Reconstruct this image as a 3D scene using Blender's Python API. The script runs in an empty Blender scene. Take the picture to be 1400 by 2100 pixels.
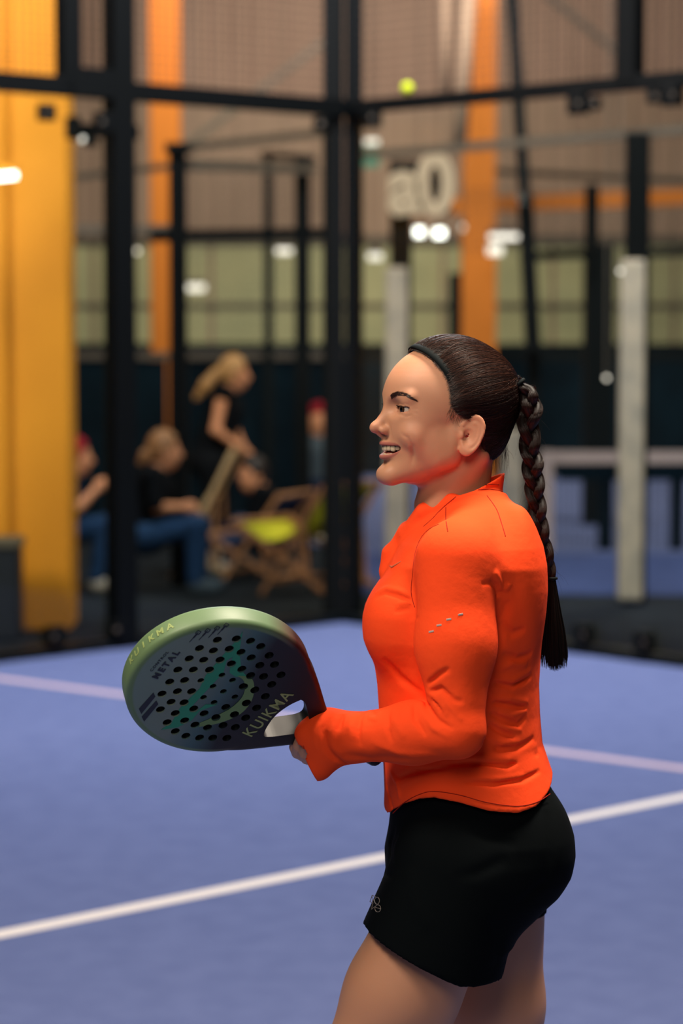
import bpy, bmesh, math, random
import numpy as np
from mathutils import Vector, Matrix

# ---------------------------------------------------------------- camera
SC = bpy.context.scene
COL = SC.collection
FPX = 5300.0            # focal length in pixels of the 1400x2100 frame
CAMH = 1.80
PITCH = math.atan((1050 - 637) / FPX)
VIEW = None
cam_d = bpy.data.cameras.new('camera')
cam = bpy.data.objects.new('camera', cam_d)
COL.objects.link(cam)
SC.camera = cam
cam.location = (0, 0, CAMH)
cam.rotation_euler = (math.pi / 2 - PITCH, 0, 0)
cam_d.sensor_fit = 'VERTICAL'
cam_d.sensor_height = 36.0
cam_d.sensor_width = 24.0
LENS = FPX / 2100 * 36
cam_d.lens = LENS
cam_d.clip_end = 200
cam_d.dof.use_dof = True
cam_d.dof.focus_distance = 3.70
cam_d.dof.aperture_fstop = 3.5
if VIEW:
    vx0, vy0, vx1, vy1 = VIEW
    vh = vy1 - vy0
    cam_d.lens = LENS * 2100 / vh
    cam_d.dof.aperture_fstop = 3.5 * 2100 / vh
    cam_d.shift_x = ((vx0 + vx1) / 2 - 700) / vh
    cam_d.shift_y = -((vy0 + vy1) / 2 - 1050) / vh

# ---------------------------------------------------------------- world, exposure, lights
w = bpy.data.worlds.new('world')
SC.world = w
w.use_nodes = True
w.node_tree.nodes['Background'].inputs[0].default_value = (0.55, 0.7, 1.0, 1)
w.node_tree.nodes['Background'].inputs[1].default_value = 0.05
vs = SC.view_settings
vs.view_transform = 'Standard'
vs.look = 'None'
vs.gamma = 1.0
vs.use_curve_mapping = False
vs.exposure = 0.0


def area_light(name, loc, size, power, col, target=None, sizey=None):
    ld = bpy.data.lights.new(name, 'AREA')
    ld.shape = 'RECTANGLE'
    ld.size = size
    ld.size_y = sizey or size
    ld.energy = power
    ld.color = col
    lo = bpy.data.objects.new(name, ld)
    lo.location = loc
    if target is not None:
        d = Vector(target) - Vector(loc)
        lo.rotation_euler = d.to_track_quat('-Z', 'Y').to_euler()
    COL.objects.link(lo)
    return lo


# court floodlights out of frame, with fill lights added to brighten single things
WARM = (1.0, 0.86, 0.70)
COOL = (0.86, 0.92, 1.0)
area_light('flood_and_fill', (1.0, 4.2, 4.7), 0.9, 300, WARM, (0.2, 3.9, 1.2))
area_light('flood_and_fill', (-1.7, 2.4, 4.4), 0.9, 120, WARM, (0.1, 3.8, 1.3))
area_light('flood_and_fill', (-0.5, -0.6, 4.0), 1.6, 78, WARM, (0.15, 3.8, 1.2))  # added front fill that brightens her face and legs
area_light('flood_and_fill', (0.0, 12.0, 6.4), 2.6, 560, COOL, (0, 12.0, 0))
area_light('flood_and_fill', (-3.8, 11.6, 3.4), 1.2, 140, WARM, (-2.0, 14.6, 0.6))  # added beside the frame to brighten the lower part of the yellow column
area_light('flood_and_fill', (-3.0, 16.5, 6.6), 1.4, 170, WARM, (-2.4, 18.0, 0))
area_light('flood_and_fill', (1.5, 12.4, 6.0), 1.0, 200, WARM, (1.6, 16.5, 1.0))  # added to brighten the white padded post
area_light('flood_and_fill', (3.6, 19.0, 6.6), 2.0, 300, WARM, (3.0, 20.0, 0))
area_light('flood_and_fill', (0.0, 24.0, 6.8), 3.0, 700, WARM, (0, 31.0, 2.5), 1.5)

# ---------------------------------------------------------------- helpers
def srgb(r, g, b):
    def f(c):
        c /= 255.0
        return c / 12.92 if c <= 0.04045 else ((c + 0.055) / 1.055) ** 2.4
    return (f(r), f(g), f(b), 1)


_CP, _SP = math.cos(PITCH), math.sin(PITCH)


def W(px, py, Y):
    """world point seen at pixel (px,py) at forward distance Y"""
    u = (px - 700) / FPX
    v = (1050 - py) / FPX
    dy = _CP + v * _SP
    dz = -_SP + v * _CP
    t = Y / dy
    return np.array([u * t, Y, CAMH + dz * t])


def G(px, py, z=0.0):
    """world point seen at pixel (px,py) on the horizontal plane z"""
    u = (px - 700) / FPX
    v = (1050 - py) / FPX
    dy = _CP + v * _SP
    dz = -_SP + v * _CP
    t = (z - CAMH) / dz
    return np.array([u * t, dy * t, z])


def material(name, col, rough=0.6, spec=0.5, metal=0.0, noise=None, bump=None, emit=None,
             sheen=0.0, sss=0.0, attr=None, coat=0.0):
    m = bpy.data.materials.new(name)
    m.use_nodes = True
    nt = m.node_tree
    b = nt.nodes['Principled BSDF']
    b.inputs['Base Color'].default_value = col
    b.inputs['Roughness'].default_value = rough
    b.inputs['Specular IOR Level'].default_value = spec
    b.inputs['Metallic'].default_value = metal
    b.inputs['Sheen Weight'].default_value = sheen
    b.inputs['Coat Weight'].default_value = coat
    if sss:
        b.inputs['Subsurface Weight'].default_value = sss
        b.inputs['Subsurface Radius'].default_value = (1.0, 0.35, 0.2)
        b.inputs['Subsurface Scale'].default_value = 0.008
    if emit:
        b.inputs['Emission Color'].default_value = emit[0]
        b.inputs['Emission Strength'].default_value = emit[1]
    tc = nt.nodes.new('ShaderNodeTexCoord')
    if attr:
        a = nt.nodes.new('ShaderNodeAttribute')
        a.attribute_name = attr
        nt.links.new(a.outputs['Color'], b.inputs['Base Color'])
    if noise:                                   # (scale, second colour, amount)
        n = nt.nodes.new('ShaderNodeTexNoise')
        n.inputs['Scale'].default_value = noise[0]
        n.inputs['Detail'].default_value = 6
        nt.links.new(tc.outputs['Object'], n.inputs['Vector'])
        mr = nt.nodes.new('ShaderNodeMapRange')
        mr.inputs[1].default_value = 0.35
        mr.inputs[2].default_value = 0.65
        mr.inputs[4].default_value = noise[2]
        nt.links.new(n.outputs['Fac'], mr.inputs[0])
        mx = nt.nodes.new('ShaderNodeMix')
        mx.data_type = 'RGBA'
        nt.links.new(mr.outputs[0], mx.inputs[0])
        if attr:
            nt.links.new(a.outputs['Color'], mx.inputs[6])
        else:
            mx.inputs[6].default_value = col
        mx.inputs[7].default_value = noise[1]
        nt.links.new(mx.outputs[2], b.inputs['Base Color'])
    if bump:                                    # (scale, strength, distance)
        n2 = nt.nodes.new('ShaderNodeTexNoise')
        n2.inputs['Scale'].default_value = bump[0]
        n2.inputs['Detail'].default_value = 4
        nt.links.new(tc.outputs['Object'], n2.inputs['Vector'])
        bp = nt.nodes.new('ShaderNodeBump')
        bp.inputs['Strength'].default_value = bump[1]
        bp.inputs['Distance'].default_value = bump[2]
        nt.links.new(n2.outputs['Fac'], bp.inputs['Height'])
        nt.links.new(bp.outputs[0], b.inputs['Normal'])
    return m


def tag(o, label=None, cat=None, group=None, kind=None):
    if label:
        o['label'] = label
    if cat:
        o['category'] = cat
    if group:
        o['group'] = group
    if kind:
        o['kind'] = kind
    return o


def empty(name, loc=(0, 0, 0)):
    o = bpy.data.objects.new(name, None)
    o.empty_display_size = 0.1
    o.location = loc
    COL.objects.link(o)
    return o


def link(name, me, mt, parent=None, smooth=False):
    o = bpy.data.objects.new(name, me)
    COL.objects.link(o)
    if mt is not None:
        me.materials.append(mt)
    if parent is not None:
        o.parent = parent
        o.matrix_parent_inverse = parent.matrix_basis.inverted()
    if smooth:
        me.shade_smooth()
    return o


class MB:
    """collects vertices and faces, then links them as one mesh object"""
    def __init__(s):
        s.v, s.f, s.n = [], [], 0

    def add(s, v, f):
        v = np.asarray(v, float).reshape(-1, 3)
        s.v.append(v)
        for q in f:
            s.f.append(tuple(int(i) + s.n for i in q))
        s.n += len(v)

    def box(s, c, ax, ay, az):
        """box: centre c, half-extent vectors ax, ay, az"""
        c, ax, ay, az = (np.array(t, float) for t in (c, ax, ay, az))
        if np.dot(np.cross(ax, ay), az) < 0:
            ax = -ax
        v = [c + i * ax + j * ay + k * az for k in (-1, 1) for j in (-1, 1) for i in (-1, 1)]
        s.add(v, [(0, 2, 3, 1), (4, 5, 7, 6), (0, 1, 5, 4), (2, 6, 7, 3), (0, 4, 6, 2), (1, 3, 7, 5)])
        return s

    def abox(s, x0, x1, y0, y1, z0, z1):
        return s.box(((x0 + x1) / 2, (y0 + y1) / 2, (z0 + z1) / 2), ((x1 - x0) / 2, 0, 0), (0, (y1 - y0) / 2, 0),
                     (0, 0, (z1 - z0) / 2))

    def bar(s, a, b, w, h, up=(0, 0, 1)):
        """rectangular bar from a to b, full width w, full height h"""
        a, b = np.array(a, float), np.array(b, float)
        d = b - a
        L = np.linalg.norm(d)
        d = d / L
        sd = np.cross(d, up)
        if np.linalg.norm(sd) < 1e-4:
            sd = np.cross(d, (1, 0, 0))
        sd /= np.linalg.norm(sd)
        u2 = np.cross(sd, d)
        return s.box((a + b) / 2, d * L / 2, sd * w / 2, u2 * h / 2)

    def tube(s, pts, r, n=8, caps=True):
        pts = np.asarray(pts, float)
        k = len(pts)
        rr = np.full(k, r) if np.isscalar(r) else np.asarray(r, float)
        T = np.gradient(pts, axis=0)
        T /= np.linalg.norm(T, axis=1)[:, None] + 1e-12
        up = np.array([0, 0, 1.0]) if abs(T[0][2]) < 0.9 else np.array([1.0, 0, 0])
        N = np.cross(T[0], up)
        N /= np.linalg.norm(N)
        vs_ = []
        for i in range(k):
            N = N - T[i] * np.dot(N, T[i])
            N /= np.linalg.norm(N) + 1e-12
            B = np.cross(T[i], N)
            for j in range(n):
                a = 2 * math.pi * j / n
                vs_.append(pts[i] + rr[i] * (math.cos(a) * N + math.sin(a) * B))
        fs = []
        for i in range(k - 1):
            for j in range(n):
                j2 = (j + 1) % n
                fs.append((i * n + j, i * n + j2, (i + 1) * n + j2, (i + 1) * n + j))
        if caps:
            fs.append(tuple(range(n - 1, -1, -1)))
            fs.append(tuple((k - 1) * n + j for j in range(n)))
        s.add(vs_, fs)
        return s

    def build(s, name, mt, parent=None, smooth=False, bevel=0.0):
        me = bpy.data.meshes.new(name)
        me.from_pydata(np.concatenate(s.v).tolist() if s.v else [], [], s.f)
        me.update()
        o = link(name, me, mt, parent, smooth)
        if bevel:
            b = o.modifiers.new('bevel', 'BEVEL')
            b.width = bevel
            b.segments = 2
            b.limit_method = 'ANGLE'
        return o


# ---- signed-distance modelling: smooth shapes evaluated near the surface only, then meshed
def f32(a):
    return np.asarray(a, np.float32)


def ell(p, c, r):
    q = p - f32(c)
    r = f32(r)
    k0 = np.sqrt((q / r * (q / r)).sum(-1))
    k1 = np.sqrt((q / (r * r) * (q / (r * r))).sum(-1)) + 1e-9
    return k0 * (k0 - 1) / k1


def sph(p, c, r):
    q = p - f32(c)
    return np.sqrt((q * q).sum(-1)) - r


def cap(p, a, b, ra, rb=None):
    if rb is None:
        rb = ra
    a, b = f32(a), f32(b)
    ab = b - a
    t = np.clip(((p - a) @ ab) / float(ab @ ab), 0, 1)
    q = p - a - t[..., None] * ab
    return np.sqrt((q * q).sum(-1)) - (ra + (rb - ra) * t)


def chain(p, pts, rs, k=0.0):
    d = None
    for i in range(len(pts) - 1):
        e = cap(p, pts[i], pts[i + 1], rs[i], rs[i + 1])
        d = e if d is None else (smin(d, e, k) if k else np.minimum(d, e))
    return d


def polydist(p, pts):
    d = None
    for i in range(len(pts) - 1):
        e = cap(p, pts[i], pts[i + 1], 0.0, 0.0)
        d = e if d is None else np.minimum(d, e)
    return d


def smin(a, b, k):
    h = np.clip(0.5 + 0.5 * (b - a) / k, 0, 1)
    return b + (a - b) * h - k * h * (1 - h)


def smax(a, b, k):
    return -smin(-a, -b, k)


def graded(lo, hi, zones, coarse):
    """grid coordinates from lo to hi: step 'coarse', finer inside zones (a,b,step)"""
    xs = [lo]
    while xs[-1] < hi:
        x = xs[-1]
        st = coarse
        for a, b, s_ in zones:
            if a - 1e-6 <= x < b:
                st = min(st, s_)
            elif x < a:
                st = min(st, max(s_, (a - x) * 0.5))
        xs.append(x + st)
    return f32(xs)


def surface(fn, X, Y, Z, pad=0.006):
    """naive surface nets on a rectilinear grid; fn takes (N,3) points and returns metres"""
    B = 8
    nx, ny, nz = (int(math.ceil((len(a) - 1) / B)) * B + 1 for a in (X, Y, Z))

    def ext(a, n):
        st = a[-1] - a[-2]
        return np.concatenate([a, a[-1] + st * np.arange(1, n - len(a) + 1, dtype=np.float32)])
    X, Y, Z = ext(X, nx), ext(Y, ny), ext(Z, nz)
    bx, by, bz = X[B // 2:-1:B], Y[B // 2:-1:B], Z[B // 2:-1:B]
    hx, hy, hz = (X[B::B] - X[:-1:B]) / 2, (Y[B::B] - Y[:-1:B]) / 2, (Z[B::B] - Z[:-1:B]) / 2
    cx, cy, cz = np.meshgrid(bx, by, bz, indexing='ij')
    rad = np.sqrt(hx[:, None, None] ** 2 + hy[None, :, None] ** 2 + hz[None, None, :] ** 2) * 1.15 + pad
    cd = fn(np.stack([cx.ravel(), cy.ravel(), cz.ravel()], -1).astype(np.float32)).reshape(cx.shape)
    F = np.repeat(np.repeat(np.repeat(np.where(cd < 0, -1, 1).astype(np.float32), B, 0), B, 1), B, 2)
    F = np.pad(F, ((0, 1), (0, 1), (0, 1)), mode='edge')
    act = np.argwhere(np.abs(cd) < rad)
    o = np.arange(B + 1)
    for s_ in range(0, len(act), 400):
        a = act[s_:s_ + 400]
        ix = a[:, 0:1] * B + o
        iy = a[:, 1:2] * B + o
        iz = a[:, 2:3] * B + o
        IX = np.broadcast_to(ix[:, :, None, None], (len(a), B + 1, B + 1, B + 1))
        IY = np.broadcast_to(iy[:, None, :, None], IX.shape)
        IZ = np.broadcast_to(iz[:, None, None, :], IX.shape)
        P = np.stack([X[IX].ravel(), Y[IY].ravel(), Z[IZ].ravel()], -1)
        F[IX.ravel(), IY.ravel(), IZ.ravel()] = fn(P)
    S = F < 0
    c = S[:-1, :-1, :-1].astype(np.int8)
    tot = np.zeros_like(c)
    for i in (0, 1):
        for j in (0, 1):
            for k in (0, 1):
                tot += S[i:nx - 1 + i, j:ny - 1 + j, k:nz - 1 + k]
    cells = np.argwhere((tot > 0) & (tot < 8))
    idx = np.full(tot.shape, -1, np.int32)
    idx[cells[:, 0], cells[:, 1], cells[:, 2]] = np.arange(len(cells))
    acc = np.zeros((len(cells), 3))
    cnt = np.zeros(len(cells))
    cor = [(i, j, k) for i in (0, 1) for j in (0, 1) for k in (0, 1)]
    pos = {}
    val = {}
    for q in cor:
        ii = cells + np.array(q)
        val[q] = F[ii[:, 0], ii[:, 1], ii[:, 2]]
        pos[q] = np.stack([X[ii[:, 0]], Y[ii[:, 1]], Z[ii[:, 2]]], -1)
    for q in cor:
        for ax in range(3):
            if q[ax] == 0:
                q2 = list(q)
                q2[ax] = 1
                q2 = tuple(q2)
                a, b = val[q], val[q2]
                m = (a < 0) != (b < 0)
                t = (a / np.where(m, a - b, 1))[:, None]
                acc += np.where(m[:, None], pos[q] + (pos[q2] - pos[q]) * t, 0)
                cnt += m
    V = acc / cnt[:, None]
    faces = []
    for ax in range(3):
        sl0 = [slice(None)] * 3
        sl1 = [slice(None)] * 3
        sl0[ax] = slice(0, -1)
        sl1[ax] = slice(1, None)
        d = S[tuple(sl0)] != S[tuple(sl1)]
        e = np.argwhere(d)
        u, v = (ax + 1) % 3, (ax + 2) % 3
        e = e[(e[:, u] > 0) & (e[:, v] > 0) & (e[:, u] < F.shape[u] - 1) & (e[:, v] < F.shape[v] - 1)]
        du = np.zeros(3, int)
        du[u] = 1
        dv = np.zeros(3, int)
        dv[v] = 1

        def gi(a):
            return idx[a[:, 0], a[:, 1], a[:, 2]]
        q = np.stack([gi(e), gi(e - du), gi(e - du - dv), gi(e - dv)], -1)
        flip = ~S[e[:, 0], e[:, 1], e[:, 2]]
        q[flip] = q[flip][:, ::-1]
        q = q[(q >= 0).all(1)]
        faces.append(q)
    Fq = np.concatenate(faces)
    return V, Fq


def mesh_np(name, V, Fq):
    me = bpy.data.meshes.new(name)
    me.vertices.add(len(V))
    me.vertices.foreach_set('co', V.astype(np.float32).ravel())
    me.loops.add(Fq.size)
    me.loops.foreach_set('vertex_index', Fq.astype(np.int32).ravel())
    me.polygons.add(len(Fq))
    me.polygons.foreach_set('loop_start', np.arange(0, Fq.size, Fq.shape[1], dtype=np.int32))
    me.update(calc_edges=True)
    me.validate()
    return me


def set_col(me, name, C):
    at = me.color_attributes.new(name, 'FLOAT_COLOR', 'POINT')
    C = np.concatenate([C, np.ones((len(C), 1))], 1) if C.shape[1] == 3 else C
    at.data.foreach_set('color', C.astype(np.float32).ravel())


def sdf_obj(name, fn, bounds, step, mt, parent=None, zones=None, pad=0.006):
    """bounds ((x0,x1),(y0,y1),(z0,z1)); zones per axis"""
    zones = zones or ([], [], [])
    ax = [graded(b[0], b[1], z, step) for b, z in zip(bounds, zones)]
    V, Fq = surface(fn, *ax, pad=pad)
    me = mesh_np(name, V, Fq)
    return link(name, me, mt, parent, smooth=True)


def march(fn, px, py, Y0, Y1, step=0.002):
    """first point of fn's surface along the sight line of pixel (px,py) between depths Y0,Y1"""
    a, b = W(px, py, Y0), W(px, py, Y1)
    n = int((Y1 - Y0) / step) + 2
    t = np.linspace(0, 1, n)[:, None]
    P = f32(a + (b - a) * t)
    d = fn(P)
    k = np.argmax(d < 0)
    if not (d < 0).any():
        k = int(np.argmin(d))
    return P[k].astype(float)


def text_mesh(s_, size, extrude=0.0, bold=0.0, spacing=1.0):
    cu = bpy.data.curves.new('text', 'FONT')
    cu.body = s_
    cu.size = size
    cu.extrude = extrude
    cu.offset = bold
    cu.space_character = spacing
    cu.align_x = 'CENTER'
    cu.align_y = 'CENTER'
    o = bpy.data.objects.new('text', cu)
    COL.objects.link(o)
    dg = bpy.context.evaluated_depsgraph_get()
    me = bpy.data.meshes.new_from_object(o.evaluated_get(dg))
    bpy.data.objects.remove(o)
    return me


def frame_matrix(o, x, y, z):
    M = Matrix.Identity(4)
    for i in range(3):
        M[i][0], M[i][1], M[i][2], M[i][3] = float(x[i]), float(y[i]), float(z[i]), float(o[i])
    return M

# ---------------------------------------------------------------- materials of the hall
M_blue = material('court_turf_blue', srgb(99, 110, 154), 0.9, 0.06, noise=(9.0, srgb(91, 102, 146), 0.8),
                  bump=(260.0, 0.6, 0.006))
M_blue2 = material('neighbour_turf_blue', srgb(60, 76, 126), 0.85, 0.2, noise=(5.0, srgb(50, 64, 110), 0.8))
M_line = material('court_line_white', srgb(225, 215, 210), 0.8, 0.2, bump=(400.0, 0.4, 0.003))
M_line2 = material('court_line_pink', srgb(190, 168, 182), 0.8, 0.2)
M_dark = material('hall_floor_dark', srgb(30, 36, 42), 0.85, 0.1, noise=(3.0, srgb(22, 28, 34), 1.0))
M_wall = material('wall_cladding', srgb(158, 132, 116), 0.7, 0.3, noise=(1.2, srgb(146, 120, 104), 0.7))
M_rib = material('wall_rib', srgb(164, 138, 120), 0.7, 0.3)
M_low = material('wall_low_panel', srgb(176, 172, 132), 0.6, 0.3, noise=(1.5, srgb(160, 160, 124), 0.8))
M_wallside = material('wall_side', srgb(70, 66, 62), 0.8, 0.3)
M_ceil = material('ceiling_dark', srgb(60, 58, 56), 0.8, 0.3)
M_black = material('black_steel', srgb(5, 8, 10), 0.6, 0.12)
M_black2 = material('dark_steel', srgb(10, 17, 20), 0.6, 0.12)
M_grey = material('grey_steel', srgb(88, 78, 68), 0.6, 0.4)
M_wire = material('mesh_wire', srgb(26, 28, 30), 0.5, 0.4)
M_amber = material('amber_paint', srgb(226, 148, 34), 0.55, 0.3, noise=(2.0, srgb(212, 136, 30), 0.5))
M_orange = material('orange_paint', srgb(176, 100, 24), 0.6, 0.3)
M_pad = material('white_pad', srgb(196, 180, 160), 0.7, 0.3, noise=(6.0, srgb(160, 152, 140), 0.9))
M_screen = material('dark_windscreen', srgb(12, 30, 40), 0.9, 0.1, noise=(2.0, srgb(8, 20, 28), 1.0))
M_streak = material('streak_white', (1, 1, 1, 1), emit=((1.0, 0.95, 0.85, 1), 5.0))
M_lampdim = material('lamp_dim', (1, 1, 1, 1), emit=((1.0, 0.86, 0.70, 1), 0.9))
M_exit = material('exit_green', srgb(60, 120, 100), emit=(srgb(60, 130, 105), 0.5))
M_ball = material('ball_felt', srgb(205, 220, 40), 0.9, 0.1, bump=(300.0, 0.6, 0.001))
M_band = material('net_band', srgb(190, 170, 165), 0.8, 0.2)

M_glass = bpy.data.materials.new('court_glass')
M_glass.use_nodes = True
_nt = M_glass.node_tree
_nt.nodes.clear()
_o = _nt.nodes.new('ShaderNodeOutputMaterial')
_t = _nt.nodes.new('ShaderNodeBsdfTransparent')
_t.inputs[0].default_value = (0.93, 0.97, 0.96, 1)
_g = _nt.nodes.new('ShaderNodeBsdfGlossy')
_g.inputs['Roughness'].default_value = 0.02
_fr = _nt.nodes.new('ShaderNodeFresnel')
_fr.inputs[0].default_value = 1.16
_mx = _nt.nodes.new('ShaderNodeMixShader')
_nt.links.new(_fr.outputs[0], _mx.inputs[0])
_nt.links.new(_t.outputs[0], _mx.inputs[1])
_nt.links.new(_g.outputs[0], _mx.inputs[2])
_nt.links.new(_mx.outputs[0], _o.inputs[0])


def slab(name, poly, z0, z1, mt, parent=None):
    """flat polygon (xy points, any winding) with thickness"""
    a = 0
    n = len(poly)
    for i in range(n):
        a += poly[i][0] * poly[(i + 1) % n][1] - poly[(i + 1) % n][0] * poly[i][1]
    if a < 0:
        poly = poly[::-1]
    v = [(p[0], p[1], z1) for p in poly] + [(p[0], p[1], z0) for p in poly]
    f = [tuple(range(n)), tuple(range(2 * n - 1, n - 1, -1))]
    for i in range(n):
        j = (i + 1) % n
        f.append((i, i + n, j + n, j))
    b = MB()
    b.add(v, f)
    return b.build(name, mt, parent)


# ---------------------------------------------------------------- hall shell
HX, HY0, HY1, HZ = 15.0, -5.0, 32.0, 8.5
tag(slab('floor', [(-HX, HY0), (HX, HY0), (HX, HY1), (-HX, HY1)], -0.2, 0.0, M_dark), kind='structure')
tag(slab('ceiling', [(-HX, HY0), (HX, HY0), (HX, HY1), (-HX, HY1)], HZ, HZ + 0.2, M_ceil), kind='structure')
tag(MB().abox(-HX - 0.2, -HX, HY0, HY1, -0.2, HZ).build('wall_left', M_wallside), kind='structure')
tag(MB().abox(HX, HX + 0.2, HY0, HY1, -0.2, HZ).build('wall_right', M_wallside), kind='structure')
tag(MB().abox(-HX, HX, HY0 - 0.2, HY0, -0.2, HZ).build('wall_front', M_wallside), kind='structure')
wb = tag(MB().abox(-HX, HX, HY1, HY1 + 0.2, -0.2, HZ).build('wall_back', M_wall), kind='structure')
# ribs of the far cladding, one object: too fine and too far to pick apart
_b = MB()
x = -14.5
while x < 14.5:
    _b.abox(x, x + 0.06, HY1 - 0.05, HY1, 2.75, HZ)
    x += 0.25
_r = _b.build('cladding_rib', M_rib, wb)
_r['kind'] = 'stuff'
# pale lower band of the far wall between dark mullions
zl0, zl1 = W(700, 704, HY1)[2], W(700, 500, HY1)[2]
xs = [-13.5, -12.0, -10.5, -9.0, -7.5, -6.0, -4.4, -3.05, -1.6, -0.15, 1.25, 2.6, 4.1, 6.0, 7.5, 9.0, 10.5, 12.0, 13.5]
for a, b in zip(xs[:-1], xs[1:]):
    MB().abox(a + 0.03, b - 0.03, HY1 - 0.06, HY1, zl0, zl1).build('panel', M_low, wb)
MB().abox(-14, 14, HY1 - 0.1, HY1, zl1 - 0.02, zl1 + 0.1).build('rail', M_grey, wb)
MB().abox(-14, 14, HY1 - 0.09, HY1 - 0.05, W(0, 632, HY1)[2], W(0, 622, HY1)[2]).build('rail', M_grey, wb)
MB().abox(-14, 14, HY1 - 0.5, HY1, 0, zl0).build('plinth', M_screen, wb)

# ---------------------------------------------------------------- our court: floor and lines
C0 = G(703, 1278)
LA = G(0, 1362)
RA = G(1400, 1372)
Ld = (LA - C0)[:2]
Ld = Ld / np.linalg.norm(Ld)
Rd = (RA - C0)[:2]
Rd = Rd / np.linalg.norm(Rd)
C2 = C0[:2]
cf = slab('floor', [tuple(C2), tuple(C2 + Ld * 14), tuple(C2 + Ld * 14 + Rd * 11), tuple(C2 + Rd * 11)],
          0.0, 0.012, M_blue)
cf.name = 'court_floor'
tag(cf, kind='structure')


def line(pa, pb, wd, mt, z=0.0135, ea=0.0, eb=0.0):
    a, b = G(*pa)[:2], G(*pb)[:2]
    d = (b - a) / np.linalg.norm(b - a)
    a = a - d * ea
    b = b + d * eb
    nn = np.array([-d[1], d[0]]) * wd / 2
    o = slab('court_line', [tuple(a - nn), tuple(b - nn), tuple(b + nn), tuple(a + nn)], 0.011, z, mt)
    return tag(o, kind='structure')


line((0, 1925), (1400, 1641), 0.075, M_line, ea=2.5, eb=1.6)
line((0, 1397), (1400, 1583), 0.075, M_line2, 0.0145, ea=0.8, eb=5.0)

# ---------------------------------------------------------------- court enclosure (posts, beams, glass, mesh)
enc = tag(empty('court_enclosure', (C0[0], C0[1], 0)),
          'black steel and glass corner of the near court with its tall corner post', 'court fence')


def wall_t(dr, px):
    """distance along a wall from the corner at which it is seen in pixel column px"""
    k = (px - 700) / FPX / math.cos(PITCH) * 1.0
    return (k * C2[1] - C2[0]) / (dr[0] - k * dr[1])


zb = W(703, 222, C0[1])[2]                       # beam height
TOP = 4.05


def wp(dr, t, z, off=0.0):
    nn = np.array([dr[1], -dr[0]])
    if np.dot(nn, -C2) < 0:
        nn = -nn
    p = C2 + dr * t + nn * off
    return np.array([p[0], p[1], z])


def post(dr, t, z0, z1, w_, d_=0.1, mt=M_black, off=0.0, name='post', par=None):
    a = wp(dr, t, z0, off)
    b = wp(dr, t, z1, off)
    return MB().box((a + b) / 2, np.array([dr[0], dr[1], 0]) * w_ / 2,
                    np.array([-dr[1], dr[0], 0]) * d_ / 2, (0, 0, (z1 - z0) / 2)).build(name, mt, par or enc, bevel=0.004)


# corner post: two square posts side by side
MB().abox(C0[0] - 0.115, C0[0] + 0.005, C0[1] - 0.03, C0[1] + 0.1, 0, TOP).build('post', M_black, enc, bevel=0.005)
MB().abox(C0[0] + 0.01, C0[0] + 0.115, C0[1] - 0.03, C0[1] + 0.1, 0, TOP).build('post', M_black, enc, bevel=0.005)
tl = wall_t(Ld, 249)
tl2 = wall_t(Ld, 148)
tr = wall_t(Rd, 1283)
post(Ld, tl, 0, TOP, 0.14, 0.1)
post(Ld, tl2, zb, TOP, 0.12, 0.08)
post(Ld, tl * 2.1, 0, TOP, 0.13)
post(Rd, tr, zb, TOP, 0.13, 0.08)
post(Rd, tr * 2, 0, TOP, 0.13)
post(Rd, 8.9, 0, TOP, 0.13)
post(Ld, 8.9, 0, TOP, 0.13)
for dr, h_ in ((Ld, 0.10), (Rd, 0.075)):
    MB().bar(wp(dr, 0, zb), wp(dr, 9.0, zb), 0.07, h_).build('beam', M_black, enc, bevel=0.004)
    MB().bar(wp(dr, 0, TOP), wp(dr, 9.0, TOP), 0.07, 0.08).build('beam', M_black, enc)
    MB().bar(wp(dr, 0, 0.03, -0.02), wp(dr, 9.0, 0.03, -0.02), 0.12, 0.06).build('kerb', M_black2, enc)
MB().bar(wp(Ld, tl2, zb + 0.03), wp(Ld, tl, zb + 0.03), 0.09, 0.15).build('bracket', M_black, enc)
# glass panes, 12 mm, between the kerb and the beam
for dr in (Ld, Rd):
    cuts = [0.13, tl - 0.06 if dr is Ld else tr - 0.006]
    st = cuts[-1]
    seg = [(0.12, st)]
    for k in range(3):
        a = st + (0.12 if dr is Ld else 0.012)
        st = st + 2.0
        seg.append((a, st))
    for a, b in seg:
        MB().bar(wp(dr, a, (zb + 0.02) / 2), wp(dr, b, (zb + 0.02) / 2), 0.012, zb - 0.12).build('glass_pane', M_glass, enc)
# clamps under the beam and on the kerb
for dr, px, z0, s_ in ((Ld, 95, zb - 0.14, 0.085), (Ld, 210, zb - 0.17, 0.1), (Ld, 652, zb - 0.10, 0.08), (Rd, 770, zb - 0.07, 0.11),
                       (Rd, 1187, zb - 0.085, 0.11), (Rd, 1218, zb - 0.09, 0.07), (Rd, 1342, zb - 0.08, 0.07),
                       (Rd, 1378, zb - 0.08, 0.11), (Ld, 103, 0.12, 0.1), (Ld, 232, 0.12, 0.09), (Rd, 1205, 0.12, 0.1),
                       (Rd, 1330, 0.12, 0.1)):
    p = wp(dr, wall_t(dr, px), z0, 0.03)
    c = MB().box(p, np.array([dr[0], dr[1], 0]) * s_ / 2, np.array([-dr[1], dr[0], 0]) * 0.03, (0, 0, s_ / 2)) \
        .build('clamp', M_black, enc, bevel=0.006)
    q = p + np.array([0, -0.035, 0])
    MB().tube([q, q + np.array([0, -0.015, 0])], 0.014, 8).build('bolt', M_grey, c)
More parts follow.
